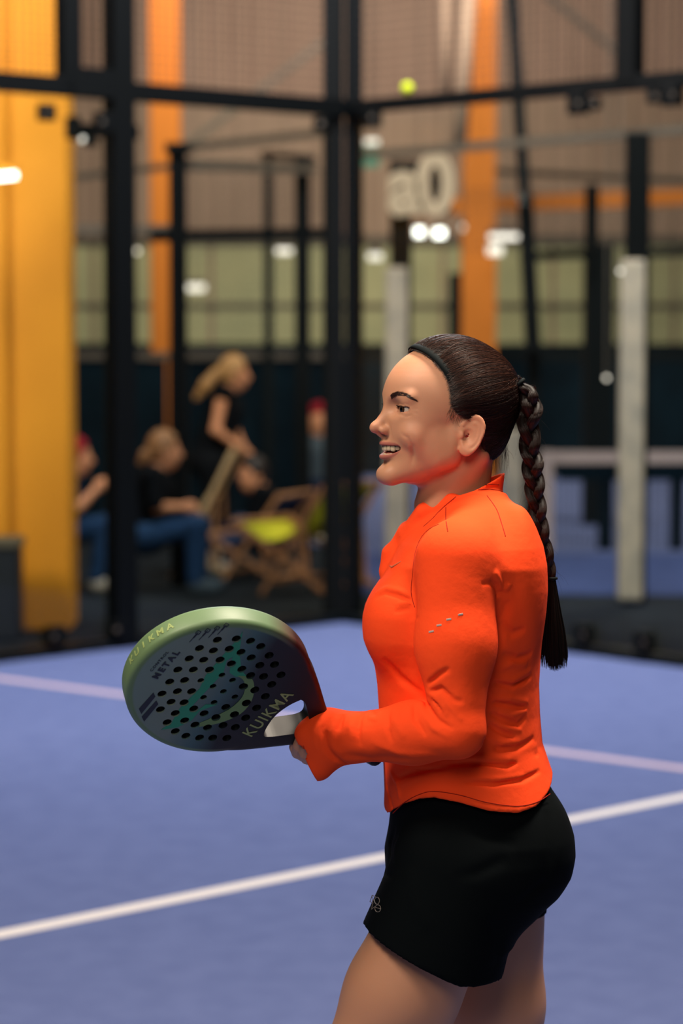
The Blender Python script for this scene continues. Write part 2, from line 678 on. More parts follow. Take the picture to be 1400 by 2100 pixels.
# welded mesh above the beam: 5 cm grid
for dr, segs in ((Ld, ((0.1, tl2), (tl2 + 0.1, tl), (tl + 0.1, tl + 2.2), (tl + 2.2, 8.8))), (Rd, ((0.1, tr), (tr + 0.1, tr + 2.1), (tr + 2.1, 8.8)))):
    for a, b in segs:
        m = MB()
        a, b = min(a, b), max(a, b)
        t = a
        while t < b:
            m.bar(wp(dr, t, zb + 0.04), wp(dr, t, TOP - 0.03), 0.004, 0.004)
            t += 0.05
        z = zb + 0.08
        while z < TOP:
            m.bar(wp(dr, a, z), wp(dr, b, z), 0.004, 0.004)
            z += 0.05
        o = m.build('mesh_panel', M_wire, enc)
        o['kind'] = 'stuff'
# little floodlight bracket beside the left post
fx = tag(empty('post_spotlight', W(200, 268, 14.0)), 'small black spotlight arm fixed to the left post of the near court', 'spotlight')
MB().bar(W(135, 266, 14.05), W(285, 272, 14.05), 0.05, 0.075).build('arm', M_black, fx, bevel=0.006)
MB().box(W(150, 262, 14.0), (0.04, 0, 0), (0, 0.04, 0), (0, 0, 0.06)).build('housing', M_black, fx, bevel=0.01)
MB().tube([W(186, 300, 13.95), W(186, 282, 13.95)], [0.045, 0.03], 14).build('lamp_head', M_black, fx)
MB().tube([W(172, 288, 13.93), W(166, 284, 13.93)], 0.016, 10).build('lens', M_lampdim, fx)

# ---------------------------------------------------------------- things beyond the glass
def vbar(name, px0, px1, py0, py1, Y, mt, par, dep=None, bevel=0.0):
    a = W(px0, (py0 + py1) / 2, Y)
    b = W(px1, (py0 + py1) / 2, Y)
    z1 = W(700, py0, Y)[2]
    z0 = W(700, py1, Y)[2] if py1 is not None else 0.0
    d = dep if dep else abs(b[0] - a[0])
    return MB().abox(a[0], b[0], Y, Y + d, z0, z1).build(name, mt, par, bevel=bevel)


def hbar(name, pa, pb, Ya, Yb, th, mt, par):
    return MB().bar(W(*pa, Ya), W(*pb, Yb), th, th).build(name, mt, par)


def ground(Y):
    return 1050 - FPX * math.tan(math.atan(-CAMH / Y) + PITCH)


nb = tag(empty('court_enclosure', tuple(G(840, 1140))),
         'dark fence frame of the neighbouring court behind the glass', 'court fence')
vbar('post', 348, 383, 298, ground(16.8), 16.8, M_black, nb)
vbar('post', 338, 392, 292, 312, 16.75, M_black, nb)
vbar('post', 604, 636, 322, ground(19), 19.0, M_black, nb)
vbar('post', 541, 560, 315, ground(22), 22.0, M_black2, nb)
vbar('post', 1200, 1228, 378, 520, 21.0, M_black, nb)
vbar('post', 1199, 1258, 500, ground(21.5), 21.5, M_black2, nb)
vbar('post', 920, 944, 560, ground(22.5), 22.5, M_black2, nb)
vbar('post', 1310, 1330, 420, ground(21), 21.0, M_black, nb, 0.07)
hbar('beam', (310, 484), (700, 478), 16.9, 17.4, 0.075, M_black, nb)
hbar('beam', (385, 338), (640, 347), 16.9, 19.0, 0.07, M_grey, nb)
hbar('beam', (540, 316), (640, 326), 22.0, 19.0, 0.05, M_black2, nb)
hbar('beam', (380, 303), (700, 268), 19.0, 21.0, 0.06, M_grey, nb)
hbar('beam', (130, 366), (340, 342), 18.0, 20.0, 0.05, M_grey, nb)
hbar('beam', (130, 470), (360, 470), 18.0, 18.0, 0.06, M_grey, nb)
hbar('beam', (735, 319), (1450, 262), 17.5, 16.0, 0.055, M_grey, nb)
hbar('beam', (1020, 352), (1450, 372), 22.0, 19.0, 0.05, M_grey, nb)
hbar('beam', (1075, 526), (1210, 520), 19.0, 21.0, 0.07, M_black2, nb)
hbar('beam', (1310, 520), (1450, 516), 21.0, 21.0, 0.07, M_black2, nb)
hbar('post', (1048, -40), (1076, 420), 17.4, 17.4, 0.075, M_black2, nb)
hbar('post', (1076, 400), (1093, 720), 17.4, 17.4, 0.10, M_black, nb)
vbar('post', 1080, 1106, 700, ground(17.6), 17.6, M_black, nb)
for a, b, y0, y1, Y in ((383, 604, 345, 700, 19.2), (640, 700, 345, 700, 19.2), (1330, 1460, 380, 700, 20.0), (950, 1195, 385, 520, 20.5)):
    m = MB()
    p0, p1 = W(a, y1, Y), W(b, y0, Y)
    xx = p0[0]
    while xx < p1[0]:
        m.abox(xx, xx + 0.004, Y, Y + 0.004, p0[2], p1[2])
        xx += 0.05
    zz = p0[2]
    while zz < p1[2]:
        m.abox(p0[0], p1[0], Y, Y + 0.004, zz, zz + 0.004)
        zz += 0.05
    m.build('mesh_panel', M_wire, nb)['kind'] = 'stuff'

# padded lamp posts beyond the court
def lamp_post(x0, x1, ytop, ypad, Y, label, inset=10):
    t = tag(empty('padded_post', ((W(x0, 0, Y)[0] + W(x1, 0, Y)[0]) / 2, Y, 0)), label, 'post')
    zt, zp = W(700, ytop, Y)[2], W(700, ypad, Y)[2]
    xa, xb = W(x0, 700, Y)[0], W(x1, 700, Y)[0]
    wd = xb - xa
    MB().abox(xa + wd * .2, xb + wd * 0.12, Y + 0.02, Y + wd * .8, 0, zt).build('post', M_black, t, bevel=0.005)
    MB().abox(xa, xb - wd * 0.05, Y - 0.04, Y + wd * .7, 0.03, zp).build('padding', M_pad, t, bevel=0.02)
    return t


lamp_post(1272, 1324, 270, 532, 15.75, 'white padded lower post with black steel top, at the right of the glass')
lamp_post(790, 838, 440, 548, 18.2, 'white padded post under the court number sign')
lamp_post(1030, 1076, 860, 880, 19.0, 'short pale padded post seen behind her neck')

# court number sign
sg = tag(empty('number_sign', W(866, 384, 18.3)), 'rounded pale number sign on the black post beyond the glass', 'sign')
MB().box(W(862, 384, 18.17), (0.22, 0, 0), (0, 0.02, 0), (0, 0, 0.19)).build('board', M_black2, sg, bevel=0.02)
me = text_mesh('a0', 0.80, 0.02, 0.034, 0.86)
so = link('lettering', me, material('sign_pale', srgb(200, 176, 146), 0.6), sg)
so.matrix_basis = frame_matrix(W(864, 384, 18.12), (1, 0, 0), (0, 0, 1), (0, -1, 0)) @ Matrix.Diagonal((0.66, 0.72, 1, 1))

# yellow and orange columns of the hall
yc = tag(empty('hall_column', (W(60, 700, 15.0)[0], 15.0, 0)), 'big amber yellow column at the left edge behind the glass', 'column')
gy = G(145, 1292)
cw = 0.30
xr = gy[0]
MB().abox(xr - 0.36, xr, gy[1], gy[1] + 0.4, 0, HZ).build('column_face', M_amber, yc, bevel=0.01)
MB().abox(xr - 1.0, xr - 0.34, gy[1] - 0.06, gy[1] + 0.4, 0, HZ).build('column_flange', M_amber, yc, bevel=0.01)
oc = tag(empty('hall_column', (W(336, 700, 27.0)[0], 27.0, 0)), 'far orange column left of the centre post', 'column')
vbar('shaft', 306, 368, -700, ground(27), 27.0, M_orange, oc, 0.3, 0.01)
oc2 = tag(empty('hall_column', (W(985, 700, 27.0)[0], 27.0, 0)), 'far orange tapering column above her head', 'column')
m = MB()
xa, xb = W(985, 0, 27)[0], W(948, 330, 27)[0]
xc = W(1018, 300, 27)[0]
z0_, z1_ = W(0, 330, 27)[2], HZ
zz0 = W(0, 0, 27)[2]
top = xa + (xa - xb) * (z1_ - zz0) / (zz0 - z0_)
top = min(top, xc - 0.1)
v = [(xb, 27, 0), (xc, 27, 0), (xc, 27.3, 0), (xb, 27.3, 0), (xb, 27, z0_), (xc, 27, z0_), (xc, 27.3, z0_), (xb, 27.3, z0_),
     (top, 27, z1_), (xc, 27, z1_), (xc, 27.3, z1_), (top, 27.3, z1_)]
f = [(3, 2, 1, 0)]
for k in (0, 4):
    for i in range(4):
        j = (i + 1) % 4
        f.append((k + i, k + j, k + 4 + j, k + 4 + i))
f.append((8, 9, 10, 11))
m.add(v, f)
m.build('shaft', M_orange, oc2)
ob = tag(empty('hall_beam', W(1100, 415, 28.5)), 'long orange horizontal beam under the far roof', 'beam')
MB().bar(W(800, 428, 28.5), W(1500, 400, 28.5), 0.2, 0.17).build('beam', M_orange, ob)
# pale ducts hanging down the far wall, and roof braces
M_pipe = material('pipe_grey', srgb(140, 122, 108), 0.7, 0.2)
dct = tag(empty('hanging_pipe', W(915, 100, 27.5)), 'left pale vertical pipe on the far wall, upper part', 'pipe')
MB().tube([W(915, -60, 27.5), W(915, 190, 27.5)], 0.062, 12).build('pipe', M_pipe, dct, True)
dct = tag(empty('hanging_pipe', W(955, 100, 26.5)), 'right pale slanting pipe beside the tapering orange column', 'pipe')
MB().tube([W(966, -60, 26.5), W(942, 300, 26.5)], 0.075, 12).build('pipe', M_pipe, dct, True)
br = tag(empty('roof_brace', W(590, 150, 29)), 'thin slanting brace on the far wall left of the corner post', 'brace')
MB().bar(W(380, 300, 29), W(665, 85, 29), 0.08, 0.08).build('brace', M_grey, br)
br = tag(empty('roof_brace', W(1200, 50, 29)), 'thin slanting brace on the far wall at upper right', 'brace')
MB().bar(W(1110, -20, 29), W(1280, 120, 29), 0.08, 0.08).build('brace', M_grey, br)

# streaks reflected in the glass, built as hung glowing tubes; then small far lamps
def strip(px0, px1, py, th, Y, label, mt=M_streak):
    t = tag(empty('light_streak', W((px0 + px1) / 2, py, Y)), label, 'lamp', )
    a, b = W(px0, py, Y), W(px1, py, Y)
    MB().bar(a + (0, 0, 0.03 + th / 2), b + (0, 0, 0.03 + th / 2), 0.08, 0.05).build('housing', M_grey, t)
    MB().bar(a, b, th, th).build('tube', mt, t)
    MB().bar((a + b) / 2 + (0, 0.02, th / 2 + 0.05), ((a + b) / 2)[:2].tolist() + [HZ], 0.008, 0.008).build('hanger', M_grey, t)


strip(851, 868, 476, 0.075, 24, 'left one of the two brightest light streaks under the number sign')
strip(890, 911, 478, 0.075, 24, 'right one of the two brightest light streaks under the number sign')
strip(1002, 1062, 485, 0.05, 24, 'long light streak right of the two brightest ones', material('streak_mid', (1, 1, 1, 1), emit=((1.0, 0.85, 0.72, 1), 1.7)))
strip(1000, 1030, 513, 0.09, 26, 'wide dim streak just below the long light streak', M_lampdim)
strip(946, 952, 466, 0.05, 25, 'small dim light streak beside the tapering column', M_lampdim)
strip(567, 598, 515, 0.05, 24, 'light streak left of the centre post', material('streak_mid', (1, 1, 1, 1), emit=((1.0, 0.85, 0.72, 1), 1.6)))
strip(755, 783, 526, 0.06, 24, 'dim light streak just right of the centre post', M_lampdim)
strip(375, 420, 590, 0.07, 29, 'faint low light streak on the pale far wall', M_lampdim)
for px, py, lb in ((132, 505, 'tiny round lamp at the edge of the yellow column'), (281, 515, 'tiny round lamp between the left post and the orange column'),
                   (1271, 556, 'tiny round lamp at the top of the white padded post'), (1243, 775, 'tiny round lamp low beside the white padded post'),
                   (1075, 487, 'tiny round lamp at the end of the long tube')):
    Y = 15.4 if px > 1200 else 23.0
    t = tag(empty('small_lamp', W(px, py, Y)), lb, 'lamp')
    p = W(px, py, Y)
    MB().tube([p, p + (0, -0.02, 0)], 0.022 if Y > 20 else 0.012, 12).build('lens', material('lamp_small', (1, 1, 1, 1), emit=((1, .8, .6, 1), 1.5)), t)
    MB().bar(p + (0, 0.02, 0.02), (p[0], p[1] + 0.02, HZ), 0.008, 0.008).build('hanger', M_grey, t)
    MB().tube([p + (0, 0.03, 0), p], 0.03 if Y > 20 else 0.018, 12).build('housing', M_black2, t)
# fixture with a green sign under it
ex = tag(empty('exit_sign', W(760, 300, 23)), 'green exit sign under a white lamp beside the centre post', 'sign')
MB().box(W(762, 291, 22.9), (0.06, 0, 0), (0, 0.05, 0), (0, 0, 0.02)).build('lamp', M_lampdim, ex)
MB().bar(W(760, 300, 23), (W(760, 300, 23)[0], 23, HZ), 0.008, 0.008).build('hanger', M_grey, ex)
MB().box(W(760, 322, 23), (0.075, 0, 0), (0, 0.02, 0), (0, 0, 0.085)).build('panel', M_exit, ex)
# lamp reflection in the glass, built as a glowing tube behind the pane
t = tag(empty('light_streak', W(10, 361, 13.9)), 'bright white glass reflection, built as a glowing tube, in front of the yellow column', 'lamp')
MB().bar(W(-60, 368, 13.9), W(34, 359, 13.9), 0.05, 0.035).build('tube', M_streak, t)
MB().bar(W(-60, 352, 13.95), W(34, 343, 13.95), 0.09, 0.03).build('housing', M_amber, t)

# balls
for px, py, Y, r, lb in ((835, 181, None, 0.033, 'yellow green ball stuck in the mesh just above the beam'),
                         (228, 1226, 15.9, 0.034, 'yellow green ball on the dark floor near the left post')):
    if Y is None:
        t_ = wall_t(Rd, px)
        c = wp(Rd, t_, 0)
        Y = c[1] - 0.02
        c = W(px, py, Y)
    else:
        c = G(px, py + 11)
        c[2] = r
    bm = bmesh.new()
    bmesh.ops.create_uvsphere(bm, u_segments=24, v_segments=14, radius=r)
    me = bpy.data.meshes.new('ball')
    bm.to_mesh(me)
    bm.free()
    o = link('padel_ball', me, M_ball, None, True)
    o.location = c
    tag(o, lb, 'ball')

# neighbouring court floor, windscreens, net
def gpoly(pts):
    return [tuple(G(*p)[:2]) for p in pts]


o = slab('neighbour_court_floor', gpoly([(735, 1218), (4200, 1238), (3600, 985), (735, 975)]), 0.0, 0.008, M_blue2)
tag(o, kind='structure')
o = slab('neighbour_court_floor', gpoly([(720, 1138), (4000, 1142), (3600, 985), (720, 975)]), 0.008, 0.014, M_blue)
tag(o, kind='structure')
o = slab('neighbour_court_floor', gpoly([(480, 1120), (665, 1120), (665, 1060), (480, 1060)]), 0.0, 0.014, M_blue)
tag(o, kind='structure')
wsn = tag(empty('windscreen', (W(400, 700, 22)[0], 22, 0)), 'dark windscreen fence behind the spectators', 'windscreen')
for a, b in ((-60, 140), (140, 345), (345, 550), (550, 730)):
    p, q = W(a, 720, 22.5), W(b, 720, 22.5)
    MB().abox(p[0], q[0] - 0.02, 22.5, 22.53, 0.0, W(0, 738, 22.5)[2]).build('panel', M_screen, wsn)
MB().abox(W(-60, 0, 22)[0], W(730, 0, 22)[0], 22.45, 22.55, W(0, 737, 22.5)[2], W(0, 722, 22.5)[2]).build('rail', M_grey, wsn)
wsr = tag(empty('windscreen', (W(1100, 700, 28)[0], 28, 0)), 'dark windscreen fence across the far end of the neighbouring court', 'windscreen')
for a, b in ((735, 925), (925, 1090), (1090, 1240), (1240, 1420), (1420, 1600), (1600, 1900), (1900, 2200), (2200, 2600)):
    p, q = W(a, 720, 28), W(b, 720, 28)
    MB().abox(p[0], q[0] - 0.02, 28, 28.03, 0.02, W(0, 742, 28)[2]).build('panel', M_screen, wsr)
MB().abox(W(735, 0, 28)[0], W(2600, 0, 28)[0], 28, 28.06, W(0, 740, 28)[2], W(0, 718, 28)[2]).build('rail', M_black2, wsr)
net = tag(empty('court_net', (W(1250, 0, 19)[0], 19.2, 0)), 'low net with a pale top band across the neighbouring court', 'net')
MB().abox(W(1100, 0, 19.2)[0], W(1560, 0, 19.2)[0], 19.2, 19.22, W(0, 950, 19.2)[2], W(0, 926, 19.2)[2]).build('top_band', M_band, net)
MB().abox(W(1150, 0, 19.2)[0], W(1560, 0, 19.2)[0], 19.21, 19.215, W(0, 985, 19.2)[2], W(0, 952, 19.2)[2]).build('netting', M_screen, net)
m = MB()
for k in range(60):
    xx = W(1112, 0, 19.2)[0] + k * 0.04
    m.abox(xx, xx + 0.004, 19.21, 19.214, 0.05, W(0, 950, 19.2)[2])
m.build('net_cord', M_wire, net)['kind'] = 'stuff'
MB().abox(W(1113, 0, 19.15)[0], W(1140, 0, 19.15)[0], 19.15, 19.25, 0.0, W(0, 926, 19.15)[2]).build('net_post', M_band, net)
MB().abox(W(1234, 0, 19.3)[0], W(1264, 0, 19.3)[0], 19.25, 19.35, 0.0, W(0, 960, 19.3)[2]).build('net_post', M_screen, net)
MB().abox(W(1385, 0, 19.3)[0], W(1410, 0, 19.3)[0], 19.25, 19.35, 0.0, W(0, 960, 19.3)[2]).build('net_post', M_screen, net)

# dark bin with a grey lid at the lower left
bn = tag(empty('storage_bin', (G(10, 1300)[0], G(10, 1300)[1], 0)), 'dark box with a grey lid at the foot of the yellow column', 'box')
gb = G(40, 1313)
zt = W(0, 1125, gb[1])[2]
MB().abox(gb[0] - 0.5, gb[0], gb[1], gb[1] + 0.2, 0.0, zt).build('bin_body', material('bin_navy', srgb(16, 26, 38), 0.6), bn, bevel=0.02)
MB().abox(gb[0] - 0.52, gb[0] + 0.01, gb[1] - 0.02, gb[1] + 0.22, zt, zt + 0.055).build('lid', material('bin_grey', srgb(92, 86, 70), 0.6), bn, bevel=0.01)

# ================================================================ THE PLAYER
D0 = 3.81
M_skin = material('skin', (1, 1, 1, 1), 0.52, 0.35, attr='tint', sss=0.25, bump=(700.0, 0.12, 0.0006))
M_top = material('orange_fabric', (1.0, 0.076, 0.014, 1), 0.85, 0.12, sheen=0.0, bump=(60.0, 0.22, 0.004))
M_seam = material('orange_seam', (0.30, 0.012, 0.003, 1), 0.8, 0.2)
M_shorts = material('black_fabric', (0.0016, 0.0028, 0.0036, 1), 0.9, 0.06, bump=(900.0, 0.2, 0.0006))
M_hair = material('hair_dark_brown', (0.006, 0.0025, 0.002, 1), 0.55, 0.25)
M_strand = material('hair_strand_brown', (0.017, 0.006, 0.0045, 1), 0.36, 0.4)
M_bandf = material('headband_black', (0.0015, 0.004, 0.005, 1), 0.8, 0.15)

TH = math.radians(18)
HO = W(920, 890, D0)
hf = np.array([-math.cos(TH), -math.sin(TH), 0])          # face direction
hl = np.array([math.sin(TH), -math.cos(TH), 0])           # her left (towards the camera)
hu = np.array([0, 0, 1.0])
HM = np.stack([hf, hl, hu], 1)                            # local -> world
PXMM = FPX / D0 / 1000


def to_local(p):
    return ((p - f32(HO)) * 1000) @ f32(HM)


def to_world(q):
    return HO + (np.asarray(q, float) / 1000) @ HM.T


def H(px, py, l=0.0):
    """head-local (forward, left, up) millimetres of a pixel, given its sideways offset l"""
    # iterate for perspective
    a = 0.0
    for _ in range(4):
        wpt = to_world((a, l, 0))
        tgt = W(px, py, wpt[1])
        c = (tgt[2] - HO[2]) * 1000
        a += (tgt[0] - wpt[0]) * 1000 / (-math.cos(TH))
    return np.array([a, l, c])


def polyparam(p, pts):
    """distance to a polyline and the relative position along it"""
    L = [float(np.linalg.norm(pts[i + 1] - pts[i])) for i in range(len(pts) - 1)]
    tot = sum(L)
    best = np.full(len(p), 9.0)
    u = np.zeros(len(p))
    s0 = 0.0
    for i in range(len(pts) - 1):
        a, b = f32(pts[i]), f32(pts[i + 1])
        ab = b - a
        t = np.clip(((p - a) @ ab) / float(ab @ ab), 0, 1)
        q = p - a - t[:, None] * ab
        e = np.sqrt((q * q).sum(1))
        m = e < best
        best = np.where(m, e, best)
        u = np.where(m, (s0 + t * L[i]) / tot, u)
        s0 += L[i]
    return best, u


EYE = np.array([75.0, 31.0, 38.5])
HLPTS = [(126, 52), (118, 50), (108, 42), (93, 31), (80, 26), (65, 24), (50, 23), (40, 20), (30, 10), (24, -3), (18, -22), (0, -28), (-38, -33)]


def mirror(q):
    m = q.copy()
    m[:, 1] = np.abs(m[:, 1])
    return m


def ear(q):
    """mirrored ear, millimetres"""
    c = f32([-5.0, 74.0, 3.0])
    t = math.radians(20)
    r = q - c
    e1 = r[:, 2] * math.cos(t) - r[:, 0] * math.sin(t)      # up the ear (leaning back)
    e2 = r[:, 0] * math.cos(t) + r[:, 2] * math.sin(t)      # forward
    l = r[:, 1] + 0.45 * e2 - 2.0                           # flares outward to the back
    e2b = e2 + np.where(e1 < 0, -e1 * 0.10, 0)
    a = 15.5 + np.clip(e1, -30, 30) * 0.10
    k = np.sqrt((e2b / a) ** 2 + (e1 / 28) ** 2)
    disc = np.maximum((k - 1) * 15, np.abs(l) - 2.4)
    ring = np.sqrt(((k - 0.93) * 17) ** 2 + (l - 1.8) ** 2) - 2.5
    ring = np.where((e2b > 9) & (e1 < 8), ring + (e2b - 9) * 0.8, ring)
    anti = np.sqrt(((k - 0.62) * 17) ** 2 + (l - 1.5) ** 2) - 1.9 + np.clip(e2b, 0, 20) * 0.3
    lobe = ell(np.stack([e2b, l, e1], 1), (2.5, 0.5, -25), (8.5, 4, 8))
    trag = ell(np.stack([e2b, l, e1], 1), (12.5, 2.0, -5), (4.0, 3.5, 6.5))
    concha = ell(np.stack([e2b, l, e1], 1), (3.5, 5.0, -4), (8.0, 6.0, 12))
    canal = ell(np.stack([e2b, l, e1], 1), (8.0, 1.5, -3), (2.6, 4.5, 3.0))
    d = smin(disc, ring, 2.0)
    d = smin(d, anti, 1.5)
    d = smin(d, lobe, 3.0)
    d = smax(d, -concha, 1.5)
    d = smax(d, -canal, 1.0)
    d = smin(d, trag, 1.5)
    return d


def mouth_arc(l):
    return 105.5 - 26.0 * (l / 30.0) ** 2


MC0 = -20.5


def head_base(q):
    """q: local mm"""
    m = mirror(q)
    d = ell(q, (5, 0, 50), (96, 73, 84))                                   # skull
    d = smin(d, ell(m, (52, 0, 8), (48, 60, 62)), 14)                     # mid face
    d = smin(d, ell(m, (50, 0, -34), (46, 50, 40)), 12)                    # jaw mass
    d = smin(d, cap(m, (92, 12, -58), (22, 51, -30), 14, 15), 14)          # jaw line
    d = smin(d, cap(m, (18, 55, -30), (8, 62, 6), 10, 10), 14)
    d = smin(d, ell(m, (60, 0, -18), (44, 33, 27)), 9)                     # muzzle
    d = smin(d, ell(m, (93, 0, -58), (18, 20, 15.5)), 9)                   # chin
    d = smin(d, ell(m, (68, 41, 2), (21, 18, 19)), 9)                      # cheek
    d = smin(d, cap(m, (82, 12, 56), (74, 44, 56), 11, 8), 9)              # brow ridge
    d = smin(d, cap(m, (64, 42, -4), (38, 50, -34), 17, 17), 12)            # full lower cheek
    d = smin(d, ell(m, (28, 52, -14), (30, 16, 28)), 12)
    # nose
    nose = cap(q, (88, 0, 44), (108, 0, 14), 7.0, 9.5)
    nose = smin(nose, sph(q, (115.2, 0, 10.8), 7.8), 7)
    nose = smin(nose, ell(m, (102, 11.2, 7.5), (10.0, 5.6, 6.6)), 4)
    nose = smin(nose, cap(q, (108, 0, 2), (101, 0, -3), 4.0, 4.0), 4)
    d = smin(d, nose, 5.5)
    d = smax(d, -ell(m, (109, 6.6, 0.2), (6.5, 3.4, 4.6)), 2.0)             # nostrils
    wing = np.exp(-(((m - f32((96, 17.5, 8))) / f32((4.5, 3.5, 8))) ** 2).sum(1))
    d = d + 1.6 * wing
    # eye socket, lids, opening
    d = smax(d, -ell(m, (99, 27, 41), (13, 17, 12.5)), 9)
    lid = sph(m, EYE, 13.6)
    d = smin(d, lid, 3.0)
    r = m - f32(EYE)
    # almond opening
    ww = np.clip(1 - (((r[:, 1] + 0.30 * (r[:, 0] - 12)) - 0.5) / 14.5) ** 2, 0, 1)
    up = 4.4 * np.sqrt(ww) - 0.2
    lo = -4.0 * np.sqrt(ww)
    op = np.maximum(r[:, 2] - up, lo - r[:, 2])
    op = np.maximum(op, -(r[:, 0] - 1.0))
    op = np.maximum(op, np.abs(r[:, 1]) - 15)
    shell = np.maximum(op, sph(m, EYE, 17.5))
    d = smax(d, -shell, 0.7)
    # upper lid crease and lower lid fold
    crease = np.abs(np.sqrt((r * r).sum(1)) - 14.0) + 3.0 * np.abs(r[:, 2] - 7.2 - 0.02 * r[:, 1] ** 2 * -1)
    d = d + 1.0 * np.exp(-(crease / 4.0) ** 2)
    bag = 1.0 * np.abs(r[:, 2] + 7.5 + 0.012 * r[:, 1] ** 2 * -1)
    d = d + 0.7 * np.exp(-(bag / 1.6) ** 2) * np.exp(-((r[:, 0] - 12) ** 2 + r[:, 1] ** 2) / 260)
    # mouth: lips then opening
    l = q[:, 1]
    am = mouth_arc(l)
    cc = q[:, 2] - MC0 - 3.2 * (l / 30) ** 2 + 0.6
    wl = np.clip(1 - (l / 34.0) ** 2, 0, 1)
    hu_, hd_ = 6.6 * wl ** 0.4, 8.2 * wl ** 0.45
    lipu = np.sqrt(((q[:, 0] - am + 2.2) * 0.9) ** 2 + (cc - hu_ - 2.2) ** 2) - 3.9 * wl ** 0.5
    lipd = np.sqrt(((q[:, 0] - am + 2.6) * 0.9) ** 2 + (cc + hd_ + 2.4) ** 2) - 4.3 * wl ** 0.5
    ins = np.abs(l) < 34
    lipu = np.where(ins, lipu, 20)
    lipd = np.where(ins, lipd, 20)
    d = smin(d, lipu, 3.0)
    d = smin(d, lipd, 3.0)
    opn = np.maximum(np.maximum(cc - hu_, -hd_ - cc), (am - 15) - q[:, 0]) + 0.6
    opn = np.where(np.abs(l) < 33, opn, 10)
    d = smax(d, -opn, 1.0)
    # under-lip hollow, philtrum
    d = d + 1.6 * np.exp(-(((q - f32((104, 0, -45))) / f32((12, 16, 5))) ** 2).sum(1))
    # ears
    d = smin(d, ear(m), 3.0)
    # neck
    nk = cap(q * f32((1, 1.02, 1)), (-16, 0, -18), (-4, 0, -120), 52, 54)
    nk = smin(nk, cap(m, (-30, 44, -30), (28, 22, -105), 15, 13), 14)      # neck muscle
    d = smin(d, nk, 12)
    return d


def face_point(px, py):
    P = f32(W(px, py, 3.62) + (W(px, py, 3.86) - W(px, py, 3.62)) * np.linspace(0, 1, 480)[:, None])
    q = to_local(P)
    k = int(np.argmax(head_base(q) < 0))
    return q[k].astype(float) * (1, 1, 1)


CREASE = []
for pix, wd, am_c in (([(822, 889), (836, 898), (845, 915), (847, 935), (843, 955)], 2.4, 1.7),
                      ([(856, 895), (860, 918), (857, 945)], 6.0, -0.8), ([(838, 910), (838, 928), (835, 948)], 3.0, -0.5),
                      ([(822, 851), (833, 854), (846, 851)], 1.4, 0.9), ([(846, 840), (856, 838)], 1.2, 0.7), ([(846, 845), (856, 848)], 1.2, 0.6),
                      ([(820, 832), (830, 828), (843, 833)], 1.0, 0.9)):
    CREASE.append(([face_point(*t) for t in pix], wd, am_c))


def head_sdf(q):
    d = head_base(q)
    m = mirror(q)
    for pts, wd, a in CREASE:
        A = np.array(pts)
        A[:, 1] = np.abs(A[:, 1])
        lo_, hi_ = A.min(0) - wd * 3, A.max(0) + wd * 3
        k = np.all((m > lo_) & (m < hi_), axis=1)
        if k.any():
            dist, u = polyparam(m[k], list(A))
            d[k] = d[k] + a * np.exp(-(dist / wd) ** 2) * np.sin(np.clip(u, 0.02, 0.98) * math.pi) ** 0.5
    return d


# ---------------------------------------------------------------- torso and limbs of the figure (world metres)
def P3(px, py, Y):
    return W(px, py, Y)


S_L = P3(936, 1150, 3.668)
E_L = P3(944, 1498, 3.620)
Wr_L = P3(722, 1513, 3.690)
Hd_L = P3(650, 1512, 3.705)
S_R = P3(930, 1125, 3.955)
E_R = P3(905, 1470, 3.985)
Wr_R = P3(770, 1512, 3.875)

# torso sections: y px, front x px, back x px, half width (m)
SEC = [(1020, 884, 1032, .048), (1045, 868, 1052, .062), (1075, 842, 1074, .098), (1110, 818, 1096, .135), (1150, 797, 1107, .158),
       (1200, 777, 1113, .157), (1250, 756, 1113, .157), (1300, 753, 1110, .155), (1345, 765, 1107, .148), (1400, 773, 1104, .140),
       (1460, 777, 1106, .134), (1520, 782, 1111, .138), (1570, 786, 1128, .148), (1620, 788, 1147, .160), (1680, 786, 1162, .170),
       (1750, 776, 1168, .172)]
_sz = np.array([P3(700, s[0], D0)[2] for s in SEC])[::-1]
_sf = np.array([P3(s[1], s[0], D0)[0] for s in SEC])[::-1]
_sb = np.array([P3(s[2], s[0], D0)[0] for s in SEC])[::-1]
_sw = np.array([s[3] for s in SEC])[::-1]


def torso(p, inset=0.0):
    z = p[:, 2]
    f_ = np.interp(z, _sz, _sf).astype(np.float32)
    b_ = np.interp(z, _sz, _sb).astype(np.float32)
    w_ = np.interp(z, _sz, _sw).astype(np.float32) - inset
    cx, rx = (f_ + b_) / 2, (b_ - f_) / 2 - inset
    dx = np.abs(p[:, 0] - cx) / rx
    dy = np.abs(p[:, 1] - D0) / w_
    k = (dx ** 2.25 + dy ** 2.25) ** (1 / 2.25)
    d = (k - 1) * np.minimum(rx, w_) * 0.95
    top = _sz[-1]
    return np.maximum(d, np.maximum(z - top, (_sz[0] - 0.02) - z))


NB = P3(958, 1040, D0)


